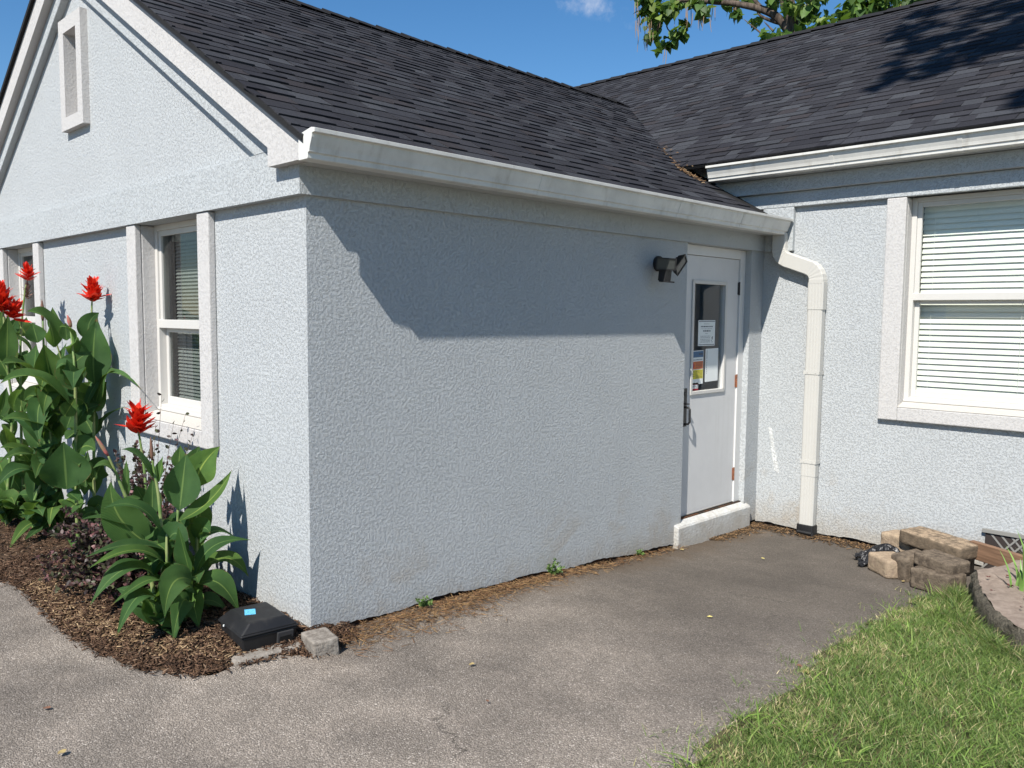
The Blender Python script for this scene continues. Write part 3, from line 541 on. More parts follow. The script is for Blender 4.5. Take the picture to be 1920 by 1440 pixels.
# wing roof, the slope over the driveway, up to the valley
ex=.192; O=(ex,-.13,zr(ex)-.012); U=(-1,0,S); sl_=math.hypot(ex-CX,S*(ex-CX))
wr=shingle_roof('roof',O,(0,1,0),U,7.2,sl_,lambda p:(zm(p.y)<zr(p.x)+.05) or p.y<4.15,seed=3)
slab_under(wr,O,(0,1,0),U,4.52,sl_,.022); 
O2=(2*CX-ex,-.13,zr(ex)-.012); slab_under(wr,O2,(0,1,0),(1,0,S),7.0,sl_,.03)
slab_under(wr,(ex-.55,4.38,zr(ex-.55)-.012),(0,1,0),U,2.3,sl_-.55*math.sqrt(1+S*S),.022)
wing_roof=wr.build('roof',M_shingle,house)
dr=MB()
for sg in (1,-1):
    X=lambda x:x if sg>0 else 2*CX-x
    pts=[(X(.190),zr(.190)-.046),(X(.190),zr(.190)-.014),(X(CX),zr(CX)-.014),(X(CX),zr(CX)-.046)]
    dr.prism(pts,'y',-.128,-.106)
dr.build('drip_edge',M_drip,wing_roof)
cp=MB(); y=-.14; k=0
while y<6.35:
    a=.13; z0=zr(CX)+.004+.006*(k%2); x_=CX
    for sg in (1,-1):
        cp.add([(x_,y,z0+.012),(x_,y+.155,z0+.004),(x_+sg*a,y+.155,z0+.004-S*a),(x_+sg*a,y,z0+.012-S*a),(x_,y,z0),(x_+sg*a,y,z0-S*a-.004)],[(0,1,2,3),(4,0,3,5)])
    y+=.145; k+=1
m=Mat('ridge_shingle',.95,.1); gr=m.noise(240,2); m.col(m.mix(gr,(.010,.010,.011),(.034,.034,.037))); m.bump(gr,.003,.6); M_ridge=m.m
cp.build('ridge_cap',M_ridge,wing_roof)
# main roof
O=(-9.3,4.168,zm(4.168)-.012); L=15.6; U=(0,1,.585); slm=math.hypot(8.03-4.168,.585*(8.03-4.168))
mr_=shingle_roof('roof',O,(1,0,0),U,L,slm,lambda p:(p.x>-7.6) and ((zr(p.x)<zm(p.y)+.05) or p.x>.2),seed=11)
slab_under(mr_,(-.66,4.168,zm(4.168)-.012),(1,0,0),U,6.9,slm,.03); slab_under(mr_,(-9.3,4.6,zm(4.6)-.012),(1,0,0),U,8.64,slm-.505*math.sqrt(1+.585**2),.03); slab_under(mr_,(-9.3,11.965,zm(4.095)-.012),(1,0,0),(0,-1,.585),L,slm,.03)
main_roof=mr_.build('roof',M_shingle,house)
cp=MB(); x=-9.3; k=0
while x<6.2:
    a=.13; z0=zm(8.03)+.004+.006*(k%2)
    for sg in (1,-1):
        cp.add([(x,8.03,z0+.012),(x+.155,8.03,z0+.004),(x+.155,8.03+sg*a,z0+.004-.585*a),(x,8.03+sg*a,z0+.012-.585*a),(x,8.03,z0),(x,8.03+sg*a,z0-.585*a-.004)],[(0,1,2,3),(4,0,3,5)])
    x+=.145; k+=1
cp.build('ridge_cap',M_ridge,main_roof)
# ------------------------------------------------------------------ fittings on the walls
fl=empty('floodlight',(0,2.86,1.97),label='black twin-head floodlight on the blue wall beside the door',cat='floodlight')
p=MB(); p.tube([(0,0,0),(.022,0,0),(.032,0,0)],[.055,.055,.046],20); p.tube([(.03,0,0),(.075,0,0)],.026,14); p.build('backplate',M_black,fl,smooth=False,bevel=.002)
m=Mat('lamp_lens',.25,.5); m.col((.05,.054,.052)); M_lens=m.m
def lamp(c,d,up,roll=0):
    d=Vector(d).normalized(); s=d.cross(Vector(up)).normalized(); u=s.cross(d)
    Rm=Matrix(((s.x,d.x,u.x),(s.y,d.y,u.y),(s.z,d.z,u.z)))@Matrix.Rotation(roll,3,'Y')
    c=Vector(c); T=lambda q:c+Rm@Vector(q)
    h=MB(); hw,hh=.072,.043
    back=[(-hw*.7,-.05,-hh*.7),(hw*.7,-.05,-hh*.7),(hw*.7,-.05,hh*.7),(-hw*.7,-.05,hh*.7)]; fr=[(-hw,0,-hh),(hw,0,-hh),(hw,0,hh),(-hw,0,hh)]; inn=[(-hw+.009,0,-hh+.009),(hw-.009,0,-hh+.009),(hw-.009,0,hh-.009),(-hw+.009,0,hh-.009)]; dp=[(a,-.006,b) for a,_,b in inn]
    h.add([T(q) for q in back+fr+inn+dp],[(3,2,1,0)]+[(i,(i+1)%4,4+(i+1)%4,4+i) for i in range(4)]+[(4+i,4+(i+1)%4,8+(i+1)%4,8+i) for i in range(4)]+[(8+i,8+(i+1)%4,12+(i+1)%4,12+i) for i in range(4)]+[(12,13,14,15)])
    for k in (-.04,-.015,.01,.035):
        h.add([T(q) for q in [(k,-.05,-.028),(k+.006,-.05,-.028),(k+.006,-.064,-.02),(k,-.064,-.02),(k,-.05,.028),(k+.006,-.05,.028),(k+.006,-.064,.02),(k,-.064,.02)]],[(0,1,2,3),(7,6,5,4),(0,4,5,1),(1,5,6,2),(2,6,7,3),(3,7,4,0)])
    o=h.build('lamp_head',M_black,fl); l=MB(); l.add([T((a,-.0045,b)) for a,_,b in inn],[(0,1,2,3)]); l.build('lens',M_lens,o)
    a=MB(); a.tube([(.062,0,.004),(.075,(T((0,-.05,0))).y*.6,.004),tuple(T((0,-.05,0)))],.012,8); a.build('arm',M_black,fl)
lamp((.145,-.10,-.012),(.74,-.62,-.16),(0,0,1),math.radians(-3))
lamp((.15,.085,-.012),(.85,.12,-.25),(0,0,1),math.radians(52))
p=MB(); p.obox((.105,-.055,-.085),(.062,.072,.085),(0,.12,0)); p.obox((.118,-.05,-.132),(.080,.082,.010),(0,.10,0)); p.tube([(.07,0,-.01),(.09,-.045,-.05)],.016,8); p.build('motion_sensor',M_black,fl,bevel=.003)
# notices behind the door glass
def paper(name,c,bump=False):
    m=Mat(name,.75,.2); m.col(c); return m.m
M_paper=paper('white_paper',(.72,.75,.74)); M_ink=paper('ink',(.10,.11,.13)); M_pblue=paper('poster_blue',(.10,.17,.27)); M_por=paper('poster_orange',(.62,.19,.08)); M_pye=paper('poster_yellow',(.62,.55,.06)); M_red=paper('sign_red',(.25,.012,.025)); M_pred=paper('stop_red',(.45,.03,.04))
xn=-.0835
def sheet(name,label,y0,y1,z0,z1,mat,lean=0.,cat='notice'):
    e=empty(name,(xn,y0,z0),label=label,cat=cat); p=MB(); w_,h_=y1-y0,z1-z0
    p.add([(0,0,0),(0,w_,lean),(0,w_,h_+lean),(0,0,h_),(-.0006,0,0),(-.0006,w_,lean),(-.0006,w_,h_+lean),(-.0006,0,h_)],[(0,1,2,3),(7,6,5,4),(0,4,5,1),(1,5,6,2),(2,6,7,3),(3,7,4,0)]); p.build('sheet',mat,e)
    def mark(name,a,b,c,d,mt,n=1):
        q=MB(); xx=.0003*n; q.add([(xx,a*w_,c*h_+lean*a),(xx,b*w_,c*h_+lean*b),(xx,b*w_,d*h_+lean*b),(xx,a*w_,d*h_+lean*a)],[(0,1,2,3)]); return q,name,mt
    return e,w_,h_,lean
def marks(e,name,mat,rects,w_,h_,lean,n=1):
    q=MB(); xx=.0004*n
    for a,b,c,d in rects: q.add([(xx,a*w_,c*h_+lean*a),(xx,b*w_,c*h_+lean*b),(xx,b*w_,d*h_+lean*b),(xx,a*w_,d*h_+lean*a)],[(0,1,2,3)])
    q.build(name,mat,e)
def words_(r0,r1,z,h,rng_): # a line of small illegible words
    out=[]; a=r0; rr=random.Random(int(z*1000))
    while a<r1:
        b=min(a+rr.uniform(.03,.10),r1); out.append((a,b,z,z+h)); a=b+.02
    return out
e,a,b,l=sheet('notice','white typed notice taped in the middle of the door glass',3.558,3.808,1.363,1.567,M_paper)
r=[(.03,.97,.94,.965),(.03,.97,.035,.06)]+words_(.33,.65,.85,.012,0)+words_(.15,.85,.73,.045,0)+words_(.15,.82,.66,.012,0)+words_(.28,.72,.555,.055,0)+words_(.42,.58,.475,.012,0)
for z in (.37,.31,.25,.19,.14): r+=words_(.14,.72,z,.016,0)
r+=[(.80,.86,.28,.33),(.83,.88,.33,.36),(.82,.86,.24,.28),(.79,.82,.19,.23),(.81,.86,.13,.16)]
marks(e,'lettering',M_ink,r,a,b,l)
e,a,b,l=sheet('notice','blue, orange and yellow poster low in the door glass',3.462,3.645,1.058,1.325,M_paper,.004)
marks(e,'blue_header',M_pblue,[(0.02,.98,.80,.98)],a,b,l); marks(e,'orange_panel',M_por,[(.02,.98,.45,.68)],a,b,l); marks(e,'yellow_panel',M_pye,[(.02,.98,.16,.43)],a,b,l)
q=MB(); 
for zc in (.565,):
    q.prism([(.16*a+.024*math.cos(k*math.pi/4+.39),zc*b+.024*math.sin(k*math.pi/4+.39)) for k in range(8)],'x',.0006,.0009)
q.build('stop_symbol',M_pred,e)
marks(e,'lettering',M_ink,words_(.10,.24,.555,.02,0)+words_(.62,.94,.87,.05,0)+[(.08,.16,.84,.94)]+sum([words_(.40,.92,z,.012,0) for z in (.38,.34,.30,.26,.22,.19)],[])+sum([words_(.06,.30,z,.02,0) for z in (.37,.30,.23)],[])+sum([words_(.40,.92,z,.012,0) for z in (.63,.59,.55,.50)],[])+words_(.2,.9,.72,.02,0),a,b,l,3)
e,a,b,l=sheet('notice','plain pale sheet with a dotted left margin beside the coloured poster',3.674,3.868,1.072,1.338,M_paper,.004); marks(e,'lettering',M_ink,[(.10,.125,.70,.97)]+[(.10,.125,.25+.055*i,.28+.055*i) for i in range(8)],a,b,l)
e,a,b,l=sheet('sticker','small dark red sticker with white band at the glass corner',3.456,3.580,1.012,1.072,M_red,.0,'sticker'); marks(e,'white_band',M_paper,[(.06,.98,.26,.74)],a,b,l)
tcv=bpy.data.curves.new('lettering','FONT'); tcv.body='CONTROL'; tcv.size=.029; tcv.align_x='LEFT'; tcv.extrude=.0002; to=bpy.data.objects.new('lettering',tcv); COL.objects.link(to); to.parent=e; to.location=(.0010,.010,.0195); to.rotation_euler=(math.pi/2,0,math.pi/2); to.scale=(.82,1,1); tcv.materials.append(M_ink); me_=bpy.data.meshes.new_from_object(to); to2=bpy.data.objects.new('lettering',me_); COL.objects.link(to2); to2.parent=e; to2.location=to.location; to2.rotation_euler=to.rotation_euler; to2.scale=to.scale; bpy.data.objects.remove(to)
# ------------------------------------------------------------------ bait box and bricks at the corner
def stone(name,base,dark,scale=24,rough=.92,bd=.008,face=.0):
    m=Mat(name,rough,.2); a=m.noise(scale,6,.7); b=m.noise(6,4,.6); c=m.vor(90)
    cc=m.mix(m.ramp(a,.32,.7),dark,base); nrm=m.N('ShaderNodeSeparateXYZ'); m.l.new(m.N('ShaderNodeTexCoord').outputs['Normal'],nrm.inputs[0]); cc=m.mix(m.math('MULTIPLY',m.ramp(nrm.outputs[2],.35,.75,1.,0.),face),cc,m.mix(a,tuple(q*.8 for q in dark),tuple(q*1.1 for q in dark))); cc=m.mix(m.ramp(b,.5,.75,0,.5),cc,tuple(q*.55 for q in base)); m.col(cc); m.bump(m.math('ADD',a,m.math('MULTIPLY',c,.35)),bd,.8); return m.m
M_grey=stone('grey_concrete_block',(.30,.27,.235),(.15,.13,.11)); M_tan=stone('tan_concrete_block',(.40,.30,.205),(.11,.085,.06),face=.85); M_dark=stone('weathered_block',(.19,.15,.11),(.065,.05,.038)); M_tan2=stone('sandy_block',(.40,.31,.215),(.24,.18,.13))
def block(name,c,size,rot,mat,label,cat='brick',group=None,bev=.012,rough_amp=.002):
    bm=bmesh.new(); bmesh.ops.create_cube(bm,size=1); bmesh.ops.subdivide_edges(bm,edges=bm.edges[:],cuts=13,use_grid_fill=True)
    for v in bm.verts: v.co=Vector((v.co.x*size[0],v.co.y*size[1],v.co.z*size[2]))
    me=bpy.data.meshes.new(name); 
    rr=random.Random(hash(label)%1000 if False else sum(map(ord,label)))
    # round the corners and roughen
    hx,hy,hz=[q/2 for q in size]; r=bev*1.25; ph=rr.uniform(0,9)
    for v in bm.verts:
        q=v.co.copy(); k=Vector((max(-hx+r,min(hx-r,q.x)),max(-hy+r,min(hy-r,q.y)),max(-hz+r,min(hz-r,q.z)))); d=q-k
        if d.length>1e-6: q=k+d.normalized()*min(d.length,r)
        n=Vector((math.sin(q.x*41+ph)+math.sin(q.y*67+q.z*33+ph),math.sin(q.y*43+2*ph)+math.sin(q.z*71+q.x*37),math.sin(q.z*47+ph)+math.sin(q.x*53+q.y*61+ph)))
        v.co=q+n*rough_amp*.5+Vector([rr.uniform(-1,1)*rough_amp*.35 for _ in range(3)])
    bm.to_mesh(me); bm.free(); me.shade_smooth(); me.materials.append(mat); o=bpy.data.objects.new(name,me); COL.objects.link(o); o.location=c; o.rotation_euler=rot
    return tag(o,label,cat,group)
bx=empty('bait_box',(-.112,-.222,.005),label='black plastic bait box with a blue sticker at the house corner',cat='bait box'); bx.rotation_euler=(0,0,math.radians(-6))
# local x: width along the front right face, local y: depth
def frus(mb,r0,r1,z0,z1,sx0=0,sx1=0):
    (a,b),(c,d)=r0,r1
    mb.add([(-a,-b,z0),(a,-b,z0),(a,b,z0),(-a,b,z0),(-c,-d,z1),(c,-d,z1),(c,d,z1),(-c,d,z1)],[(0,3,2,1),(4,5,6,7),(0,1,5,4),(1,2,6,5),(2,3,7,6),(3,0,4,7)])
b_=MB(); frus(b_,(.128,.120),(.142,.134),.0,.098); b_.build('base',M_black,bx,bevel=.006)
b_=MB(); frus(b_,(.150,.142),(.148,.140),.101,.112); frus(b_,(.147,.139),(.118,.088),.112,.156); b_.build('lid',M_black,bx,bevel=.006)
b_=MB(); b_.add([(.143,.035,.012),(.152,.035,.09),(.152,.115,.09),(.143,.115,.012),(.120,.035,.012),(.120,.035,.09),(.120,.115,.09),(.120,.115,.012)],[(0,1,2,3),(0,4,5,1),(1,5,6,2),(2,6,7,3),(3,7,4,0)]); m=Mat('dusty_black_plastic',.6); m.col((.035,.035,.037)); pa=b_.build('entry_panel',m.m,bx,bevel=.003)
m=Mat('hole_black_disc',1.); m.col((.002,.002,.002)); b_=MB(); b_.tube([(.138,.075,.05),(.1512,.075,.0515)],.032,20); b_.build('hole_black_disc',m.m,pa)  # solid black plug; the darkness of the hole is painted
b_=MB(); b_.obox((-.02,-.030,.1568),(.075,.05,.001),(0,0,-.35)); m=Mat('blue_sticker',.5); m.col(m.mix(m.ramp(m.noise(160,3),.52,.6,0,.7),(.12,.47,.72),(.05,.2,.4))); b_.build('sticker',m.m,bx)
b_=MB(); b_.tube([(-.06,-.1435,.108),(-.06,-.1435,.100)],.004,6); b_.build('latch_pin',M_paper,bx)
# flat brick under the box and the loose one at the corner
block('brick',(.045,-.262,.008),(.10,.35,.055),(0,0,math.radians(-6)),M_grey,'flat grey brick under the front edge of the black bait box',rough_amp=.003)
block('brick',(.170,-.055,.036),(.18,.125,.095),(0.03,-.03,math.radians(-12)),M_grey,'single grey brick on the asphalt at the wall corner',bev=.006,rough_amp=.002)
# ------------------------------------------------------------------ pile of blocks, bag, board, planter on the right
G='loose blocks piled by the planter'
block('paving_block',(1.39,3.74,-.115),(.25,.20,.13),(0,0,math.radians(-38)),M_tan2,'small sandy block lying lowest, in front of the black bag',group=G,bev=.018)
block('paving_block',(1.525,3.74,-.095),(.14,.22,.185),(.12,.05,math.radians(-30)),M_dark,'upright dark block leaning in shade beside the sandy one',group=G,bev=.018)
block('paving_block',(1.745,3.60,-.110),(.27,.20,.135),(0,0,math.radians(-16)),M_dark,'brown weathered block at the bottom of the stack, grass at its foot',group=G,bev=.010,rough_amp=.003)
block('paving_block',(1.735,3.68,-.010),(.28,.20,.090),(0,.06,math.radians(-20)),M_dark,'middle block of the stack, tilted under the long one',group=G,bev=.014,rough_amp=.003)
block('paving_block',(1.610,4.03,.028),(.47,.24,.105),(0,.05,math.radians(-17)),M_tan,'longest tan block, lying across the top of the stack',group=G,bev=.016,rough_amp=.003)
block('paving_block',(1.33,4.14,-.055),(.26,.18,.15),(0,0,math.radians(-20)),M_tan2,'plain tan block by the wall, half hidden behind the long one',group=G,bev=.018)
block('paving_block',(1.56,4.12,-.125),(.42,.28,.19),(0,0,math.radians(-17)),M_dark,'buried block carrying the long tan one near the wall',group=G,bev=.012)
# black bag: crumpled sheet
n1,n2=70,46; V=[];F=[]; ax=Vector((.33,.20,0)); ay=Vector((-.12,.20,0)); c0=Vector((1.26,3.99,-.175))
for j in range(n2):
    for i in range(n1):
        u=-1+2*i/(n1-1); v=-1+2*j/(n2-1); rr=1-max(0,(u*u*.8+v*v*.8))
        h=.085*max(rr,0)**.7*(.6+.4*math.sin(3*u+1))+.045*abs(math.sin(5*u+3*v+math.sin(4*v)))*max(rr+.35,.1)+.024*abs(math.sin(8*v-5*u+1.5*math.sin(4*u)))+.008*abs(math.sin(13*u+11*v))
        edge=1+.10*math.sin(7*math.atan2(v,u))+.06*math.sin(13*math.atan2(v,u)); P=c0+(ax*u*.62+ay*v*.85)*edge*.8; V.append((P.x,P.y,float(gz(P.x,P.y))+.004+h*.85))
for j in range(n2-1):
    for i in range(n1-1): a=j*n1+i; F.append((a,a+1,a+n1+1,a+n1))
m=Mat('black_bag_film',.40,.5); m.col((.008,.008,.010)); m.bump(m.noise(26,3,.5,dist=1.),.012,.6)
tag(npmesh('plastic_bag',V,F,m.m,smooth=True),'crumpled black plastic bag between the blocks and the wall','bag')
# timber edging board
m=Mat('brown_timber',.75); g_=m.noise(1,5,.65,vec=m.scaled((3,3,60))); m.col(m.mix(m.ramp(g_,.3,.7),(.13,.075,.045),(.24,.14,.085))); m.bump(g_,.003,.5)
o=MB(); o.obox((0,0,0),(1.9,.045,.12),(0,0,0)); o=o.build('board',m.m,bevel=.004); o.location=(2.68,3.72,.0); o.rotation_euler=(0,.02,math.radians(-22)); tag(o,'brown timber board edging the soil beside the blocks','board')
# low retaining edge and its soil
edge=[(1.985,3.44),(2.03,3.30),(2.13,3.02),(2.27,2.74),(2.44,2.54),(2.7,2.36),(3.2,2.2),(4.2,2.1)]
pl=empty('planter',(0,0,0),label='low raised planter with a rough stone edge along the lawn',cat='planter')
top=.055; mb=MB(); inner=[(x+.10,y+.17) for x,y in edge]
nE=len(edge); dense=[]
for (x0,y0),(x1,y1) in zip(edge[:-1],edge[1:]):
    k=max(2,int(math.hypot(x1-x0,y1-y0)/.035))
    for i in range(k): t=i/k; dense.append((x0+(x1-x0)*t,y0+(y1-y0)*t))
rows=[]
for zi,zz in enumerate((-.24,-.16,-.09,-.03,.02,.045)):
    rows.append([(x+.024*nz2(x,y,31,zi*1.7)+.02*(zi>=5),y+.022*nz2(x,y,27,zi*2.1)+.02*(zi>=5),zz+.006*nz2(x,y,19,zi)) for x,y in dense])
V=[q for r in rows for q in r]; nn=len(dense); F=[(j*nn+i,j*nn+i+1,(j+1)*nn+i+1,(j+1)*nn+i) for j in range(len(rows)-1) for i in range(nn-1)]
M_edge=stone('mossy_stone_edge',(.17,.15,.115),(.05,.045,.035),30,bd=.015); mb.add(V,F); mb.keep=True; mb.build('stone_edge',M_edge,pl,smooth=True)
mb=MB(); sx=[]; 
tops=[(x+.02,y+.02) for x,y in dense]; K=14
V=[];F=[]
for i,(x,y) in enumerate(tops):
    for k in range(K+1):
        t=k/K; yy=y+(4.2-y)*t*1.0; xx=x+ (0.25*t if x<2.5 else .3*t); V.append((xx,yy,.045+.018*nz2(xx,yy,6,2)+.006*nz2(xx,yy,21,5)+.02*t))
for i in range(len(tops)-1):
    for k in range(K): a=i*(K+1)+k; F.append((a,a+1,a+K+2,a+K+1))
m=Mat('dry_planter_soil',.95); w_=m.noise(18,6,.7); m.col(m.mix(m.ramp(w_,.35,.7),(.20,.155,.125),(.28,.225,.185))); m.bump(w_,.012,.8); mb.add(V,F); mb.keep=True; mb.build('soil',m.m,pl,smooth=True)
# dried red petals on the soil
for k,(x,y) in enumerate([(2.19,3.42),(2.25,3.20),(2.30,3.33),(2.36,3.05),(2.20,3.06),(2.44,2.93),(2.50,2.80),(2.38,2.86),(2.12,3.28),(2.55,2.95)]):
    q=MB(); 
    for i in range(7): 
        a=random.uniform(0,6.3); r=.018*random.uniform(.6,1.3); q.add([(0,0,.004),(r*math.cos(a-.4)*.6,r*math.sin(a-.4)*.6,.009),(r*math.cos(a),r*math.sin(a),.003+random.uniform(0,.008)),(r*math.cos(a+.4)*.6,r*math.sin(a+.4)*.6,.007)],[(0,1,2,3)])
    q.keep=True
    if k==0: m=Mat('dried_petal',.8); m.col((.10,.025,.02)); M_pet=m.m
    o=q.build('fallen_blossom',M_pet); o.location=(x,y,.062+.012*float(nz2(x,y,6,2))); tag(o,'shrivelled dark red blossom lying on the dry planter soil','blossom','fallen blossoms in the planter')
# crawl-space vent with a lattice in the back wall
vt=empty('crawl_space_vent',(2.32,D-.005,.0),label='grey lattice vent low in the back wall behind the board',cat='vent')
q=MB(); q.box(-.52,.75,-.012,.0,-.20,.085); m=Mat('vent_painted_dark',.9); m.col((.035,.028,.026)); q.build('dark_backing',m.m,vt)  # flat dark panel on the wall; the opening's shade is in its colour
q=MB(); 
for k in range(20):
    x=-.55+k*.065
    q.add([(x,-.020,-.2),(x+.016,-.020,-.2),(x+.256,-.020,.08),(x+.24,-.020,.08),(x,-.014,-.2),(x+.016,-.014,-.2),(x+.256,-.014,.08),(x+.24,-.014,.08)],[(0,1,2,3),(0,4,5,1),(1,5,6,2),(2,6,7,3),(3,7,4,0)])

for k in range(20):
    x=-.50+k*.065
    q.add([(x+.24,-.0135,-.2),(x+.256,-.0135,-.2),(x+.016,-.0135,.08),(x,-.0135,.08),(x+.24,-.0125,-.2),(x+.256,-.0125,-.2),(x+.016,-.0125,.08),(x,-.0125,.08)],[(0,1,2,3),(0,4,5,1),(1,5,6,2),(2,6,7,3),(3,7,4,0)])
m=Mat('lattice_grey',.7); m.col((.22,.215,.20)); q.build('lattice',m.m,vt); q=MB(); q.box(-.54,.77,-.026,-.004,.075,.1); q.build('frame',m.m,vt)
FRONT_LEAVES=[
(-0.646,-0.509,0.435,-0.668,-0.649,0.591,-0.67,-0.681,0.777,0.158,'c'),
(-0.546,-0.498,0.522,-0.533,-0.609,0.672,-0.557,-0.755,0.677,0.077,'u'),
(-0.681,-0.536,0.51,-0.675,-0.693,0.597,-0.68,-0.821,0.61,0.055,'u'),
(-0.479,-0.508,0.373,-0.416,-0.672,0.497,-0.394,-0.879,0.454,0.076,'u'),
(-0.539,-0.482,0.426,-0.51,-0.669,0.498,-0.506,-0.86,0.472,0.054,'u'),
(-0.467,-0.536,0.289,-0.408,-0.71,0.424,-0.375,-0.89,0.286,0.099,'u'),
(-0.421,-0.541,0.287,-0.334,-0.648,0.366,-0.3,-0.825,0.293,0.056,'u'),
(-0.47,-0.544,0.197,-0.393,-0.674,0.283,-0.336,-0.795,0.126,0.077,'u'),
(-0.393,-0.416,0.293,-0.325,-0.539,0.33,-0.258,-0.608,0.192,0.121,'c'),
(-0.42,-0.424,0.18,-0.342,-0.494,0.21,-0.287,-0.562,0.061,0.093,'c'),
(-0.467,-0.365,0.235,-0.396,-0.279,0.254,-0.349,-0.195,0.082,0.119,'u'),
(-0.487,-0.355,0.294,-0.492,-0.252,0.421,-0.466,-0.06,0.41,0.076,'u'),
(-0.558,-0.297,0.423,-0.578,-0.202,0.47,-0.604,-0.063,0.381,0.049,'u'),
(-0.574,-0.278,0.288,-0.575,-0.136,0.311,-0.512,-0.06,0.204,0.094,'u'),
(-0.456,-0.395,0.295,-0.445,-0.427,0.427,-0.435,-0.459,0.558,0.101,'r'),
(-0.596,-0.389,0.545,-0.598,-0.221,0.622,-0.635,-0.08,0.761,0.08,'u'),
(-0.634,-0.365,0.593,-0.647,-0.339,0.734,-0.66,-0.313,0.874,0.152,'c'),
(-0.684,-0.257,0.682,-0.682,-0.224,0.792,-0.677,-0.123,0.887,0.146,'c'),
(-0.711,-0.265,0.793,-0.714,-0.241,0.844,-0.716,-0.218,0.894,0.069,'c'),
(-0.736,-0.323,0.782,-0.743,-0.313,0.843,-0.751,-0.302,0.903,0.065,'c'),
(-0.649,-0.46,0.746,-0.645,-0.449,0.811,-0.641,-0.439,0.876,0.059,'r'),
(-0.657,-0.478,0.769,-0.643,-0.56,0.897,-0.651,-0.635,0.929,0.066,'u'),
(-0.745,-0.577,0.682,-0.745,-0.577,0.771,-0.746,-0.577,0.86,0.06,'r'),
(-0.703,-0.475,0.57,-0.702,-0.473,0.664,-0.702,-0.471,0.758,0.076,'c'),
(-0.548,-0.331,0.117,-0.534,-0.239,0.113,-0.544,-0.149,0.003,0.082,'u'),
(-0.617,-0.44,0.491,-0.633,-0.391,0.516,-0.648,-0.341,0.542,0.088,'c'),
(-0.608,-0.475,0.425,-0.601,-0.429,0.462,-0.594,-0.384,0.5,0.08,'c'),
(-0.507,-0.461,0.356,-0.477,-0.503,0.33,-0.446,-0.544,0.303,0.047,'u'),
(-0.655,-0.358,0.21,-0.682,-0.367,0.256,-0.71,-0.377,0.301,0.09,'c'),
(-0.629,-0.238,0.243,-0.665,-0.239,0.302,-0.701,-0.241,0.36,0.091,'c'),
(-0.514,-0.477,0.176,-0.467,-0.509,0.1,-0.421,-0.541,0.023,0.071,'c'),
(-0.596,-0.273,0.067,-0.572,-0.245,0.074,-0.567,-0.203,-0.067,0.083,'u'),
(-0.746,-0.635,0.813,-0.731,-0.686,0.857,-0.74,-0.736,0.838,0.055,'u'),
(-0.661,-0.546,0.676,-0.645,-0.593,0.686,-0.629,-0.64,0.696,0.031,'u'),
(-0.705,-0.536,0.417,-0.679,-0.56,0.435,-0.653,-0.583,0.452,0.048,'u'),
(-0.734,-0.491,0.619,-0.754,-0.51,0.67,-0.774,-0.53,0.722,0.073,'c'),
]
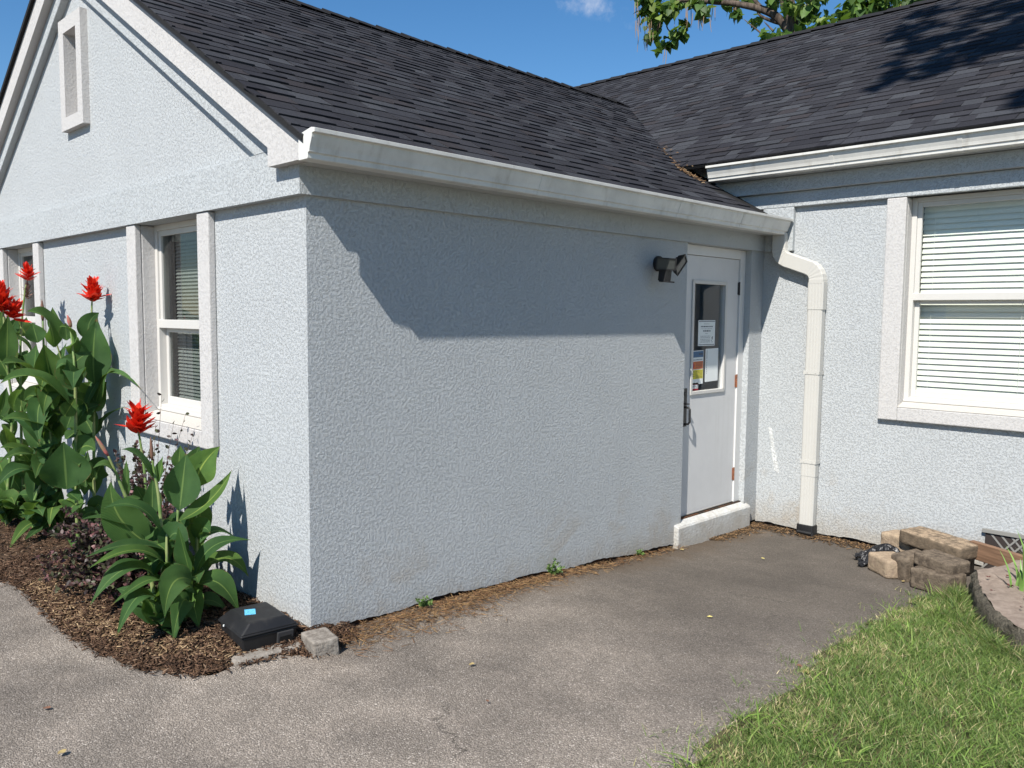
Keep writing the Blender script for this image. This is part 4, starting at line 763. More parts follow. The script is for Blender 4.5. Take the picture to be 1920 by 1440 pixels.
BACK_LEAVES=[
(-3.264,-0.465,1.207,-3.235,-0.462,1.386,-3.206,-0.459,1.565,0.121,'c'),
(-2.827,-0.276,1.345,-2.774,-0.333,1.545,-2.763,-0.457,1.59,0.166,'u'),
(-2.952,-0.236,1.442,-2.953,-0.239,1.532,-2.954,-0.242,1.622,0.068,'c'),
(-2.477,-0.27,1.268,-2.389,-0.301,1.462,-2.341,-0.385,1.492,0.099,'u'),
(-2.451,-0.148,1.114,-2.461,-0.145,1.324,-2.485,-0.108,1.549,0.194,'c'),
(-2.5,-0.158,1.398,-2.504,-0.152,1.518,-2.511,-0.081,1.586,0.119,'c'),
(-2.378,-0.283,1.075,-2.397,-0.306,1.229,-2.39,-0.175,1.328,0.158,'c'),
(-2.357,-0.289,1.098,-2.333,-0.324,1.192,-2.309,-0.358,1.285,0.098,'c'),
(-2.729,-0.336,1.129,-2.702,-0.36,1.252,-2.674,-0.385,1.375,0.147,'c'),
(-2.839,-0.238,1.102,-2.851,-0.199,1.198,-2.863,-0.16,1.294,0.107,'c'),
(-2.347,-0.33,0.978,-2.267,-0.554,1.189,-2.206,-0.764,1.155,0.137,'u'),
(-2.391,-0.251,0.901,-2.428,-0.075,1.188,-1.872,-0.06,1.101,0.068,'u'),
(-2.505,-0.248,0.936,-2.491,-0.154,1.026,-2.477,-0.06,1.116,0.195,'c'),
(-3.331,-0.28,1.279,-3.282,-0.355,1.38,-3.258,-0.442,1.394,0.113,'u'),
(-2.771,-0.403,1.145,-2.682,-0.536,1.252,-2.614,-0.662,1.249,0.111,'u'),
(-2.715,-0.283,1.074,-2.639,-0.382,1.055,-2.573,-0.433,0.899,0.129,'c'),
(-3.418,-0.4,1.165,-3.429,-0.447,1.352,-3.441,-0.494,1.539,0.143,'c'),
(-3.541,-0.256,1.405,-3.548,-0.285,1.472,-3.555,-0.314,1.539,0.117,'c'),
(-3.023,-0.325,1.371,-3.037,-0.336,1.441,-3.052,-0.347,1.512,0.118,'c'),
(-2.603,-0.265,1.397,-2.614,-0.263,1.457,-2.625,-0.261,1.517,0.077,'c'),
(-2.551,-0.173,1.276,-2.565,-0.163,1.34,-2.579,-0.153,1.404,0.094,'c'),
(-2.884,-0.399,1.146,-2.88,-0.386,1.257,-2.876,-0.373,1.368,0.133,'r'),
(-3.462,-0.351,1.177,-3.464,-0.36,1.235,-3.466,-0.368,1.293,0.106,'c'),
(-2.957,-0.253,1.104,-2.945,-0.209,1.237,-2.933,-0.165,1.371,0.081,'r'),
(-3.525,-0.378,1.423,-3.519,-0.351,1.481,-3.513,-0.325,1.539,0.087,'c'),
(-3.569,-0.278,1.405,-3.576,-0.259,1.476,-3.582,-0.24,1.547,0.078,'c'),
(-2.595,-0.277,1.082,-2.609,-0.285,1.149,-2.623,-0.292,1.217,0.103,'c'),
(-3.546,-0.462,1.342,-3.54,-0.437,1.473,-3.534,-0.412,1.604,0.116,'c'),
(-2.51,-0.06,1.213,-2.499,-0.06,1.279,-2.488,-0.06,1.344,0.068,'r'),
(-3.277,-0.517,0.841,-3.244,-0.5,0.946,-3.212,-0.483,1.052,0.084,'c'),
(-3.403,-0.342,0.832,-3.404,-0.346,0.944,-3.405,-0.349,1.056,0.144,'c'),
(-2.39,-0.359,0.91,-2.354,-0.335,0.97,-2.317,-0.311,1.03,0.091,'c'),
(-2.719,-0.301,0.715,-2.628,-0.505,0.879,-2.554,-0.69,0.891,0.146,'u'),
(-2.716,-0.372,0.982,-2.624,-0.451,0.942,-2.538,-0.469,0.708,0.12,'c'),
(-2.317,-0.384,0.44,-2.308,-0.391,0.598,-2.299,-0.399,0.757,0.255,'c'),
(-2.721,-0.39,0.539,-2.747,-0.317,0.613,-2.772,-0.244,0.687,0.097,'c'),
(-2.762,-0.373,0.384,-2.683,-0.541,0.556,-2.627,-0.707,0.453,0.148,'u'),
(-3.236,-0.399,0.266,-3.158,-0.497,0.285,-3.103,-0.594,0.257,0.075,'u'),
(-3.258,-0.488,0.243,-3.188,-0.525,0.182,-3.118,-0.562,0.122,0.094,'c'),
(-2.42,-0.271,0.835,-2.429,-0.224,0.927,-2.44,-0.113,0.963,0.092,'c'),
(-2.496,-0.144,0.747,-2.455,-0.06,0.889,-2.092,-0.06,0.974,0.066,'u'),
(-2.379,-0.361,0.759,-2.388,-0.316,0.785,-2.397,-0.271,0.811,0.075,'u'),
(-2.73,-0.422,0.141,-2.661,-0.541,0.16,-2.614,-0.66,0.019,0.075,'u'),
(-3.349,-0.306,0.385,-3.33,-0.367,0.466,-3.311,-0.427,0.546,0.153,'c'),
(-2.667,-0.44,0.141,-2.606,-0.51,0.116,-2.546,-0.581,0.092,0.052,'u'),
(-2.44,-0.334,0.824,-2.433,-0.313,0.885,-2.427,-0.293,0.947,0.092,'c'),
(-2.893,-0.228,0.704,-2.888,-0.27,0.787,-2.882,-0.311,0.87,0.117,'c'),
(-2.82,-0.415,0.591,-2.762,-0.537,0.643,-2.728,-0.659,0.594,0.079,'u'),
(-2.874,-0.281,0.569,-2.886,-0.325,0.651,-2.898,-0.368,0.733,0.126,'c'),
(-2.884,-0.402,0.472,-2.846,-0.509,0.645,-2.834,-0.63,0.675,0.133,'u'),
(-2.559,-0.2,0.336,-2.566,-0.183,0.488,-2.572,-0.165,0.64,0.078,'c'),
(-2.335,-0.366,0.412,-2.304,-0.343,0.384,-2.274,-0.319,0.356,0.091,'u'),
(-2.707,-0.34,0.287,-2.702,-0.319,0.324,-2.696,-0.299,0.36,0.071,'c'),
(-2.708,-0.425,0.238,-2.695,-0.379,0.268,-2.683,-0.333,0.298,0.062,'u'),
(-2.868,-0.342,0.308,-2.864,-0.327,0.362,-2.86,-0.312,0.416,0.126,'c'),
(-3.418,-0.4,0.144,-3.403,-0.434,0.227,-3.389,-0.467,0.31,0.165,'c'),
(-2.491,-0.276,0.435,-2.498,-0.263,0.546,-2.506,-0.25,0.658,0.102,'c'),
]
FRONT_STEMS=[[(-0.558, -0.499, 0.016), (-0.565, -0.486, 0.261), (-0.584, -0.476, 0.43), (-0.62, -0.474, 0.672), (-0.646, -0.481, 0.793), (-0.655, -0.487, 0.858)], [(-0.54, -0.484, 0.024), (-0.517, -0.486, 0.345), (-0.556, -0.465, 0.521)], [(-0.535, -0.414, 0.014), (-0.477, -0.388, 0.171), (-0.465, -0.389, 0.292)], [(-0.571, -0.5, 0.02), (-0.629, -0.526, 0.314), (-0.681, -0.537, 0.466), (-0.736, -0.613, 0.747), (-0.746, -0.635, 0.817), (-0.756, -0.659, 0.887)], [(-0.589, -0.428, -0.004), (-0.623, -0.397, 0.377), (-0.656, -0.362, 0.604), (-0.69, -0.329, 0.729)], [(-0.612, -0.426, -0.011), (-0.627, -0.292, 0.279), (-0.687, -0.263, 0.682)]]
BACK_STEMS=[[(-2.448, -0.175, 0.272), (-2.475, -0.152, 0.84), (-2.491, -0.129, 1.293), (-2.535, -0.122, 1.571), (-2.536, -0.115, 1.684)], [(-2.364, -0.313, 0.308), (-2.381, -0.292, 1.009), (-2.38, -0.291, 1.229), (-2.479, -0.274, 1.445), (-2.49, -0.274, 1.504)], [(-2.75, -0.329, 0.245), (-2.733, -0.35, 0.985), (-2.729, -0.336, 1.137), (-2.735, -0.358, 1.342)], [(-3.303, -0.393, 0.161), (-3.405, -0.349, 0.849), (-3.466, -0.319, 1.341), (-3.479, -0.281, 1.672), (-3.475, -0.264, 1.788)], [(-3.219, -0.513, 0.195), (-3.29, -0.435, 0.866), (-3.274, -0.462, 1.222), (-3.319, -0.458, 1.588), (-3.32, -0.463, 1.651)], [(-2.786, -0.457, 0.26), (-2.741, -0.378, 0.526), (-2.765, -0.384, 0.755), (-2.761, -0.37, 0.984)], [(-2.859, -0.312, 0.224), (-2.882, -0.228, 0.807), (-2.937, -0.179, 1.117), (-2.954, -0.243, 1.434)], [(-3.001, -0.328, 0.243), (-3.025, -0.291, 1.196), (-3.056, -0.278, 1.527)]]
FLOWERS={'F1': (-2.536, -0.114, 1.691), 'F2': (-3.32, -0.463, 1.651), 'F2b': (-3.324, -0.386, 1.589), 'F3': (-3.473, -0.257, 1.78), 'F4': (-1.862, -0.06, 0.858), 'budA': (-3.056, -0.278, 1.527), 'budA2': (-3.056, -0.279, 1.677), 'budB': (-2.489, -0.269, 1.489), 'budB2': (-2.495, -0.289, 1.57), 'budC': (-0.756, -0.659, 0.887), 'budC2': (-0.777, -0.709, 0.99), 'budD': (-0.655, -0.487, 0.858), 'budD2': (-0.657, -0.491, 0.978), 'F4stem0': (-0.604, -0.522, 0.84), 'F4stem1': (-0.643, -0.559, 0.961)}
CLUSTERS=[(-6.82, 12.06, 7.82, 0.17, 26), (-7.25, 12.92, 7.88, 0.21, 34), (-7.22, 12.82, 7.54, 0.15, 16), (-6.49, 12.21, 7.73, 0.23, 40), (-6.48, 12.49, 7.9, 0.19, 26), (-6.26, 12.44, 7.29, 0.17, 22), (-6.67, 12.68, 7.28, 0.15, 20), (-6.44, 12.85, 7.58, 0.11, 10), (-6.43, 12.01, 6.92, 0.09, 5), (-6.79, 11.93, 8.02, 0.21, 24), (-6.37, 12.9, 8.07, 0.13, 10), (-5.85, 12.42, 7.79, 0.15, 16), (-5.97, 12.81, 7.65, 0.09, 8), (-5.35, 11.9, 7.43, 0.11, 12), (-5.42, 12.43, 7.79, 0.17, 14), (-5.26, 12.77, 7.74, 0.15, 16), (-4.83, 12.18, 7.29, 0.11, 10), (-5.13, 13.03, 7.89, 0.21, 18), (-4.9, 12.98, 7.36, 0.11, 8), (-4.06, 11.94, 6.68, 0.17, 14), (-3.93, 11.93, 6.53, 0.19, 22), (-4.07, 12.55, 6.83, 0.17, 16), (-4.1, 13.03, 7.16, 0.21, 22), (-3.61, 12.36, 6.68, 0.28, 40), (-3.27, 12.16, 6.62, 0.28, 44), (-3.2, 12.41, 6.56, 0.23, 34), (-2.83, 11.94, 6.5, 0.19, 22), (-3.38, 12.17, 6.96, 0.21, 20), (-3.72, 12.43, 7.34, 0.3, 24), (-4.22, 12.49, 7.49, 0.23, 18), (-3.81, 12.18, 7.11, 0.15, 12), (-2.68, 12.18, 6.77, 0.21, 40), (-2.52, 12.16, 6.85, 0.26, 46), (-2.39, 12.45, 6.86, 0.28, 50), (-2.13, 12.25, 6.85, 0.28, 46), (-2.52, 11.93, 6.51, 0.17, 26), (-2.12, 12.9, 6.98, 0.17, 20), (-1.78, 12.57, 6.83, 0.11, 8), (-2.62, 12.67, 7.26, 0.32, 40), (-3.18, 12.12, 7.27, 0.32, 30), (-7.19, 13.09, 8.59, 0.28, 36)]
LIMBS=[[[-3.78, 12.5, 5.92], [-3.83, 12.5, 6.78], [-3.9, 12.5, 7.17], [-4.08, 12.5, 7.78]], [[-3.87, 12.5, 6.77], [-4.21, 12.5, 7.15], [-4.48, 12.5, 7.33], [-4.76, 12.5, 7.46], [-5.16, 12.5, 7.62], [-5.57, 12.5, 7.74], [-6.0, 12.5, 7.89], [-6.48, 12.5, 7.95], [-6.76, 12.5, 7.76], [-6.86, 12.5, 7.47]], [[-4.48, 12.5, 7.33], [-4.71, 12.5, 7.64], [-4.84, 12.5, 7.99]], [[-3.99, 12.5, 6.96], [-4.26, 12.5, 7.07], [-4.54, 12.5, 7.25], [-4.65, 12.5, 7.47]], [[-4.25, 12.5, 6.89], [-4.45, 12.5, 7.11]], [[-3.84, 12.5, 6.97], [-3.6, 12.5, 7.19], [-3.46, 12.5, 7.52]], [[-6.48, 12.5, 7.95], [-6.62, 12.5, 7.52], [-6.36, 12.5, 7.29]], [[-5.1, 12.5, 7.61], [-5.02, 12.5, 7.41]], [[-3.71, 12.5, 6.28], [-3.13, 12.5, 6.62], [-2.67, 12.5, 6.83], [-2.23, 12.5, 6.94]], [[-4.36, 12.5, 6.78], [-4.87, 12.5, 7.25]], [[-6.48, 12.5, 7.93], [-6.25, 12.5, 7.93], [-5.84, 12.5, 7.57]]]
PODS=[[-7.45, 12.69, 8.2], [-6.95, 12.1, 7.76], [-7.15, 12.27, 7.69], [-7.22, 12.58, 7.84], [-7.13, 12.57, 7.98], [-7.18, 12.75, 7.93], [-7.09, 12.34, 7.54], [-7.24, 12.66, 7.49], [-6.95, 12.54, 7.98], [-6.85, 12.24, 7.51], [-7.16, 12.47, 7.51], [-6.51, 12.71, 7.92], [-6.34, 12.68, 7.81], [-6.06, 12.4, 7.78], [-5.71, 12.47, 7.52], [-5.47, 12.03, 7.43], [-5.8, 12.19, 7.68], [-5.6, 12.64, 7.67], [-6.5, 12.33, 7.03], [-4.92, 12.14, 7.42], [-2.74, 12.44, 6.87], [-2.69, 12.56, 6.94], [-2.55, 12.54, 6.84], [-3.04, 12.3, 6.6], [-2.1, 12.35, 6.8], [-2.82, 12.41, 6.79], [-2.36, 12.62, 6.87], [-7.31, 12.42, 7.87], [-6.98, 12.31, 8.04], [-7.25, 12.39, 8.23], [-6.9, 12.02, 7.97]]
# ------------------------------------------------------------------ plants
def leafmat(name,c1,c2,trans=.34,vein=60,rough=.66):
    m=Mat(name,rough,.22); uv=m.N('ShaderNodeUVMap').outputs[0]; q=m.N('ShaderNodeSeparateXYZ'); m.l.new(uv,q.inputs[0]); U,V_=q.outputs[0],q.outputs[1]
    au=m.math('ABSOLUTE',m.math('SUBTRACT',U,.5)); ph=m.math('ADD',m.math('MULTIPLY',V_,vein*6.28),m.math('MULTIPLY',au,-34)); w=m.math('SINE',ph)
    base=m.mix(m.ramp(m.noise(7,4,.6),.3,.7),c1,c2); base=m.mix(m.ramp(w,-1,1,.0,.07),base,tuple(min(q*1.9,1) for q in c2)); rib=m.ramp(au,.008,.035,1.,0.); base=m.mix(m.math('MULTIPLY',rib,.75),base,(.20,.30,.09))
    base=m.mix(1.,base,m.attr(),'MULTIPLY'); ed=m.math('ADD',m.math('ABSOLUTE',m.math('SUBTRACT',U,.5)),m.math('MULTIPLY',m.noise(16,4,.7),.22)); tipd=m.math('ADD',V_,m.math('MULTIPLY',m.noise(11,3),.25)); base=m.mix(m.math('MAXIMUM',m.ramp(ed,.600,.625,0,.8),m.ramp(tipd,1.09,1.12,0,.8)),base,(.16,.10,.04)); m.col(base); m.bump(w,.0009,.5)
    tr=m.N('ShaderNodeBsdfTranslucent'); tcol=m.mix(.5,base,(.20,.34,.03)); m.l.new(tcol,tr.inputs[0]); ms=m.N('ShaderNodeMixShader'); ms.inputs[0].default_value=trans; m.l.new(m.b.outputs[0],ms.inputs[1]); m.l.new(tr.outputs[0],ms.inputs[2]); m.l.new(ms.outputs[0],m.o.inputs[0]); return m.m
M_leaf=leafmat('canna_leaf',(.032,.082,.026),(.055,.122,.036))
m=Mat('canna_stem',.5); m.col(m.mix(m.ramp(m.noise(14,3),.4,.6),(.11,.19,.05),(.20,.24,.09))); M_stem=m.m
m=Mat('canna_petal',.5,.3); m.col(m.mix(m.ramp(m.noise(26,3),.35,.65),(.52,.012,.010),(.78,.055,.018))); 
tr=m.N('ShaderNodeBsdfTranslucent'); tr.inputs[0].default_value=(.8,.05,.02,1); ms=m.N('ShaderNodeMixShader'); ms.inputs[0].default_value=.22; m.l.new(m.b.outputs[0],ms.inputs[1]); m.l.new(tr.outputs[0],ms.inputs[2]); m.l.new(ms.outputs[0],m.o.inputs[0]); M_petal=m.m
m=Mat('withered_petal',.9); m.col(m.mix(m.ramp(m.noise(40,3),.4,.6),(.16,.10,.075),(.30,.16,.13))); M_wither=m.m
m=Mat('canna_bud',.6); m.col(m.mix(m.ramp(m.noise(30,3),.35,.6),(.42,.10,.10),(.25,.16,.09))); M_bud=m.m
m=Mat('brown_bud',.6); m.col((.16,.085,.06)); M_bbud=m.m
CAMP=Vector((3.47,-2.117,1.592))
def leaf(mb,row,R,n=14,k=6):
    B,Mi,T=Vector(row[0:3]),Vector(row[3:6]),Vector(row[6:9]); wd=row[9]; face=row[10]
    cam_=(CAMP-(B+T)/2).normalized(); hint={'c':cam_+Vector((0,0,.25)),'u':Vector((0,0,1))+cam_*.55,'r':cam_.cross(Vector((0,0,1)))+cam_*.7}[face]
    fold=R.uniform(.18,.42); tw=R.uniform(-.35,.35); wav=R.uniform(0,6); vs=[];uv=[]
    C2=Mi*2-(B+T)/2; mix=.85; Cc=Mi.lerp(C2,mix)
    for i in range(n+1):
        t=i/n; p=B*(1-t)**2+Cc*2*t*(1-t)+T*t*t; tg=((Cc-B)*(1-t)+(T-Cc)*t).normalized()
        nn=(hint-tg*hint.dot(tg)).normalized(); sd=tg.cross(nn).normalized(); a=tw*(t-.3); sd,nn=sd*math.cos(a)+nn*math.sin(a),nn*math.cos(a)-sd*math.sin(a)
        w=wd*.5*(math.sin(math.pi*min(1,max(0,t))**.74)**1.12) if 0<t<1 else 0
        w=max(w,wd*.035 if t<.9 else .0005)
        for j in range(k+1):
            u=-1+2*j/k; h=abs(u)*w*fold+.006*math.sin(9*t+wav+2*u)*abs(u)*(w/.05); vs.append(p+sd*(u*w*math.cos(fold*.6))+nn*h); uv.append((.5+.5*u,t))
    fs=[(i*(k+1)+j,i*(k+1)+j+1,(i+1)*(k+1)+j+1,(i+1)*(k+1)+j) for i in range(n) for j in range(k)]
    vs=[Vector((q.x,min(q.y,-.012),max(q.z,.03))) for q in vs]
    k_=R.choice(((1,1,1),(.8,.86,.8),(1.15,1.1,.9),(1.5,1.28,.9),(.7,.78,.8),(1.25,1.15,1))); g_=R.uniform(.85,1.15); col=(k_[0]*g_,k_[1]*g_,k_[2]*g_,1); mb.add(vs,fs,uv=uv,col=col)
def smooth_path(pts,n=6):
    P=[Vector(p) for p in pts]; out=[]
    for i in range(len(P)-1):
        p0,p1,p2,p3=P[max(i-1,0)],P[i],P[i+1],P[min(i+2,len(P)-1)]
        for k in range(n):
            t=k/n; out.append(.5*((2*p1)+(p2-p0)*t+(2*p0-5*p1+4*p2-p3)*t*t+(3*p1-p0-3*p2+p3)*t**3))
    return out+[P[-1]]
def stem(mb,pts,r0=.013,r1=.005):
    p=list(pts)
    if p[0][2]>.06: p=[(p[0][0]+.01,p[0][1],.03)]+p
    q=smooth_path(p,5); n=len(q); mb.tube(q,[r0+(r1-r0)*i/(n-1) for i in range(n)],8)
def petals(base,axis,h,wr,n,seed,size=.075):
    R=random.Random(seed); mb=MB(); ax=Vector(axis).normalized(); a0=ax.orthogonal().normalized(); b0=ax.cross(a0)
    for i in range(n):
        t=(i+.5)/n; ang=i*2.4+R.uniform(-.3,.3); out=a0*math.cos(ang)+b0*math.sin(ang); p0=Vector(base)+ax*h*t*.72; el=R.uniform(.15,1.0)+.45*t; d=(out*math.cos(el)+ax*math.sin(el)).normalized()
        L=size*R.uniform(.75,1.2)*(1.05-.35*t); w=L*R.uniform(.15,.26); sd=d.cross(out+ax*.1).normalized(); nn=sd.cross(d); curl=R.uniform(-.25,.55)
        vs=[];S_=7
        for k in range(S_+1):
            s=k/S_; c=p0+d*L*s+out*(curl*L*.5*s*s)-ax*(.10*L*s*s); ww=w*math.sin(math.pi*(.10+.90*s)**.85)**.75 if s<1 else .0004
            vs+=[c-sd*ww+nn*ww*.35,c,c+sd*ww+nn*ww*.35]
        mb.add(vs,[(3*k,3*k+1,3*k+4,3*k+3) for k in range(S_)]+[(3*k+1,3*k+2,3*k+5,3*k+4) for k in range(S_)])
    mb.keep=True; return mb
def bud(a,b,r):
    mb=MB(); A,B=Vector(a),Vector(b); P=[A.lerp(B,t) for t in (0,.2,.45,.7,.9,1)]; mb.tube(P,[r*.55,r*.9,r,r*.8,r*.4,.0008],8); return mb
def canna(name,label,rows,stems,seed,flowers=(),buds=(),fill=0,zmax=1.3):
    base=Vector((stems[0][0][0],stems[0][0][1],.02)); e=empty(name,(0,0,0),label=label,cat='canna plant',group='canna lilies in the flower bed'); R=random.Random(seed)
    mb=MB(); 
    for r in rows: leaf(mb,(*r[:9],r[9]*1.2,r[10]),R)
    for s_ in (stems if fill else ()):
        q=smooth_path([(s_[0][0],s_[0][1],.05)]+list(s_),6)
        for _ in range(fill):
            b=q[R.randrange(1,max(2,int(len(q)*.8)))]; a=R.uniform(0,6.283); o_=Vector((math.cos(a),math.sin(a)*.6-.12,0)); L=R.uniform(.22,.42); zt=b.z+L*R.uniform(-.15,.75)
            if zt>zmax: continue
            T=b+o_*L*R.uniform(.35,.8); T.z=max(zt,.05); T.y=min(T.y,-.04); M_=(b+T)/2+Vector((0,0,L*R.uniform(.1,.3))); leaf(mb,(*b,*M_,*T,R.uniform(.10,.17),R.choice('cuu')),R)
    mb.keep=True; mb.build('foliage',M_leaf,e,smooth=True)
    mb=MB()
    for s in stems: stem(mb,s)
    mb.build('stem',M_stem,e,smooth=True)
    for i,(b,ax,h,n,sz) in enumerate(flowers): petals(b,ax,h,1,n,seed+i,sz).build('flower_head',M_petal,e,smooth=True)
    for a,b,r,mt in buds: bud(a,b,r).build('bud',mt,e,smooth=True)
    return e
canna('canna_lily','bushy flowerless canna beside the black bait box, nearest the wall corner',FRONT_LEAVES,FRONT_STEMS,5,fill=8,zmax=.62,buds=[(FLOWERS['budC'],FLOWERS['budC2'],.010,M_bud),(FLOWERS['budD'],FLOWERS['budD2'],.009,M_bbud)])
A_,B_,C_=[],[],[]
for r in BACK_LEAVES:
    x=(r[0])
    (A_ if x>-2.62 else (B_ if x>-3.12 else C_)).append(r)
sA=[s for s in BACK_STEMS if s[0][0]>-2.6]; sB=[s for s in BACK_STEMS if -3.1<s[0][0]<=-2.6]; sC=[s for s in BACK_STEMS if s[0][0]<=-3.1]
canna('canna_lily','tall canna with one upright red flower against the blue wall',A_,sA,21,fill=20,zmax=1.25,flowers=[(Vector(FLOWERS['F1'])-Vector((0,0,.03)),(0,0,1),.17,46,.098)],buds=[(FLOWERS['budB'],FLOWERS['budB2'],.014,M_bud)])
canna('canna_lily','tall canna with only a brown spear bud, between the two red-flowered ones',B_,sB,33,fill=20,zmax=1.3,buds=[(FLOWERS['budA'],FLOWERS['budA2'],.013,M_bbud)])
F3=Vector(FLOWERS['F3'])
c3=canna('canna_lily','tall canna with several large red flowers at the left edge',C_,sC,47,fill=20,zmax=1.35,flowers=[(Vector(FLOWERS['F2'])-Vector((0,0,.06)),(.0,-.1,1),.24,56,.115),(Vector(FLOWERS['F2b'])-Vector((.02,0,.05)),(.5,-.1,.8),.15,34,.10),(F3+Vector((0,0,.04)),(.25,0,1),.12,24,.09)])
petals(F3-Vector((.01,0,.10)),(0.05,0,1),.16,1,20,3,.05).build('withered_flower',M_wither,c3,smooth=True)
f4=[(-1.25,-.33,.03),(-1.27,-.30,.35),(-1.31,-.27,.62),(-1.335,-.28,.83),(-1.347,-.29,.93)]
canna('canna_lily','single low red canna flower standing in the purple shrub before the window',[(-1.27,-.32,.2,-1.2,-.36,.42,-1.1,-.42,.5,.06,'u'),(-1.28,-.30,.25,-1.36,-.34,.45,-1.5,-.42,.42,.06,'u')],[f4],61,flowers=[((-1.345,-.288,.90),(-.05,0,1),.19,52,.11)])
# purple-leaved shrubs
m=Mat('purple_leaf',.5,.35); m.col(m.attr()); tr=m.N('ShaderNodeBsdfTranslucent'); m.l.new(m.attr(),tr.inputs[0]); ms=m.N('ShaderNodeMixShader'); ms.inputs[0].default_value=.18; m.l.new(m.b.outputs[0],ms.inputs[1]); m.l.new(tr.outputs[0],ms.inputs[2]); m.l.new(ms.outputs[0],m.o.inputs[0]); M_purple=m.m
m=Mat('shrub_twig',.8); m.col((.085,.05,.04)); M_twig=m.m
def leaves_np(name,P,D,size,cols,mat,parent):
    """oval folded leaflets at P pointing along D"""
    n=len(P); D=D/np.linalg.norm(D,axis=1,keepdims=True); rv=rng.normal(size=(n,3)); S_=np.cross(D,rv); S_/=np.linalg.norm(S_,axis=1,keepdims=True); U=np.cross(S_,D); L=size[:,None]; w=L*.33
    c=[P,P+D*L*.35-S_*w+U*w*.3,P+D*L*.35+S_*w+U*w*.3,P+D*L*.72-S_*w*.8+U*w*.2,P+D*L*.72+S_*w*.8+U*w*.2,P+D*L,P+D*L*.35,P+D*L*.72]
    V=np.stack(c,1).reshape(-1,3); f=np.array([(0,6,1,1),(0,2,6,6),(1,6,7,3),(6,2,4,7),(3,7,5,5),(7,4,5,5)])
    tri=np.array([(0,6,1),(0,2,6),(1,6,7),(1,7,3),(6,2,4),(6,4,7),(3,7,5),(7,4,5)]); F=(np.arange(n)[:,None,None]*8+tri[None]).reshape(-1,3)
    return npmesh(name,V,F,mat,parent,cols=np.repeat(cols,8,0))
def shrub(label,twigs,seed,density,size):
    e=empty('purple_shrub',(0,0,0),label=label,cat='shrub',group='purple-leaved shrubs in the flower bed'); R=random.Random(seed); mb=MB(); P=[];D=[]
    for tw,r in twigs:
        q=smooth_path(tw,7); mb.tube(q,[r*(1-.75*i/(len(q)-1)) for i in range(len(q))],5)
        for i in range(1,len(q)):
            seg=q[i]-q[i-1]; k=max(1,int(seg.length*density))
            for _ in range(k):
                t=R.random(); d=Vector((R.gauss(0,1),R.gauss(0,1),R.gauss(.1,.8))).normalized(); d=(d+seg.normalized()*.5); p=q[i-1]+seg*t; P.append(tuple(p)); D.append(tuple(d))
    mb.build('twigs',M_twig,e); P=np.array(P);D=np.array(D); n=len(P)
    P[:,1]=np.minimum(P[:,1],-.03); P[:,2]=np.maximum(P[:,2],.035)
    leaves_np('foliage',P,D,rng.uniform(size*.7,size*1.3,n),pal(n,[(.045,.033,.030),(.075,.042,.040),(.125,.060,.062),(.20,.095,.095),(.055,.060,.032),(.085,.092,.045)],[4,4,2.4,1.2,4,1.8]),M_purple,e)
    return e
R=random.Random(5); tw=[]
for i in range(130):
    a=R.uniform(0,6.283); b=Vector((-1.12+R.uniform(-.12,.12),-.46+R.uniform(-.08,.08),.03)); o_=Vector((math.cos(a)*R.uniform(.10,.42),math.sin(a)*R.uniform(.08,.34),0)); hgt=R.uniform(.12,.50)*(1-.55*(o_.length/.45))+.06
    p1=b+o_*.4+Vector((0,0,hgt*.7)); p2=b+o_*.85+Vector((0,0,hgt)); p3=b+o_*1.15+Vector((R.uniform(-.05,.05),R.uniform(-.05,.05),hgt*R.uniform(.75,1.1))); tw.append(([b,p1,p2,p3],.004))
for e_ in [((-1.33,-.80,.42)),((-1.30,-.86,.30)),((-1.26,-.72,.55)),((-1.10,-.60,.50)),((-1.05,-.36,.60)),((-1.36,-.80,.24))]:
    b=Vector((-1.14,-.48,.05)); e_=Vector(e_); tw.append(([b,b.lerp(e_,.5)+Vector((0,0,.12)),e_],.004))
shrub('low spreading dark purple shrub at the mulch edge left of the front canna',tw,5,260,.027)
R=random.Random(9); tw=[]
for i in range(60):
    a=R.uniform(0,6.283); b=Vector((-1.38+R.uniform(-.14,.14),-.24+R.uniform(-.06,.06),.03)); o_=Vector((math.cos(a)*R.uniform(.08,.30),math.sin(a)*R.uniform(.04,.16),0)); hgt=R.uniform(.35,.80)
    tw.append(([b,b+o_*.4+Vector((0,0,hgt*.6)),b+o_+Vector((0,0,hgt))],.004))
shrub('taller airy purple shrub under the near gable window',tw,9,150,.026)
tw=[]
for e_ in [(-1.196,-.21,1.13),(-1.14,-.10,1.02),(-1.10,-.07,.93),(-1.16,-.16,.98),(-1.22,-.24,.96),(-1.12,-.09,.86),(-1.25,-.25,.86),(-1.19,-.18,.82)]:
    b=Vector((-1.20,-.24,.05)); e_=Vector(e_); tw.append(([b,b.lerp(e_,.55)+Vector((R.uniform(-.03,.03),-.02,.04)),e_],.0028))
shrub('thin bare-stemmed purple sprig rising across the white window sill',tw,12,34,.026)
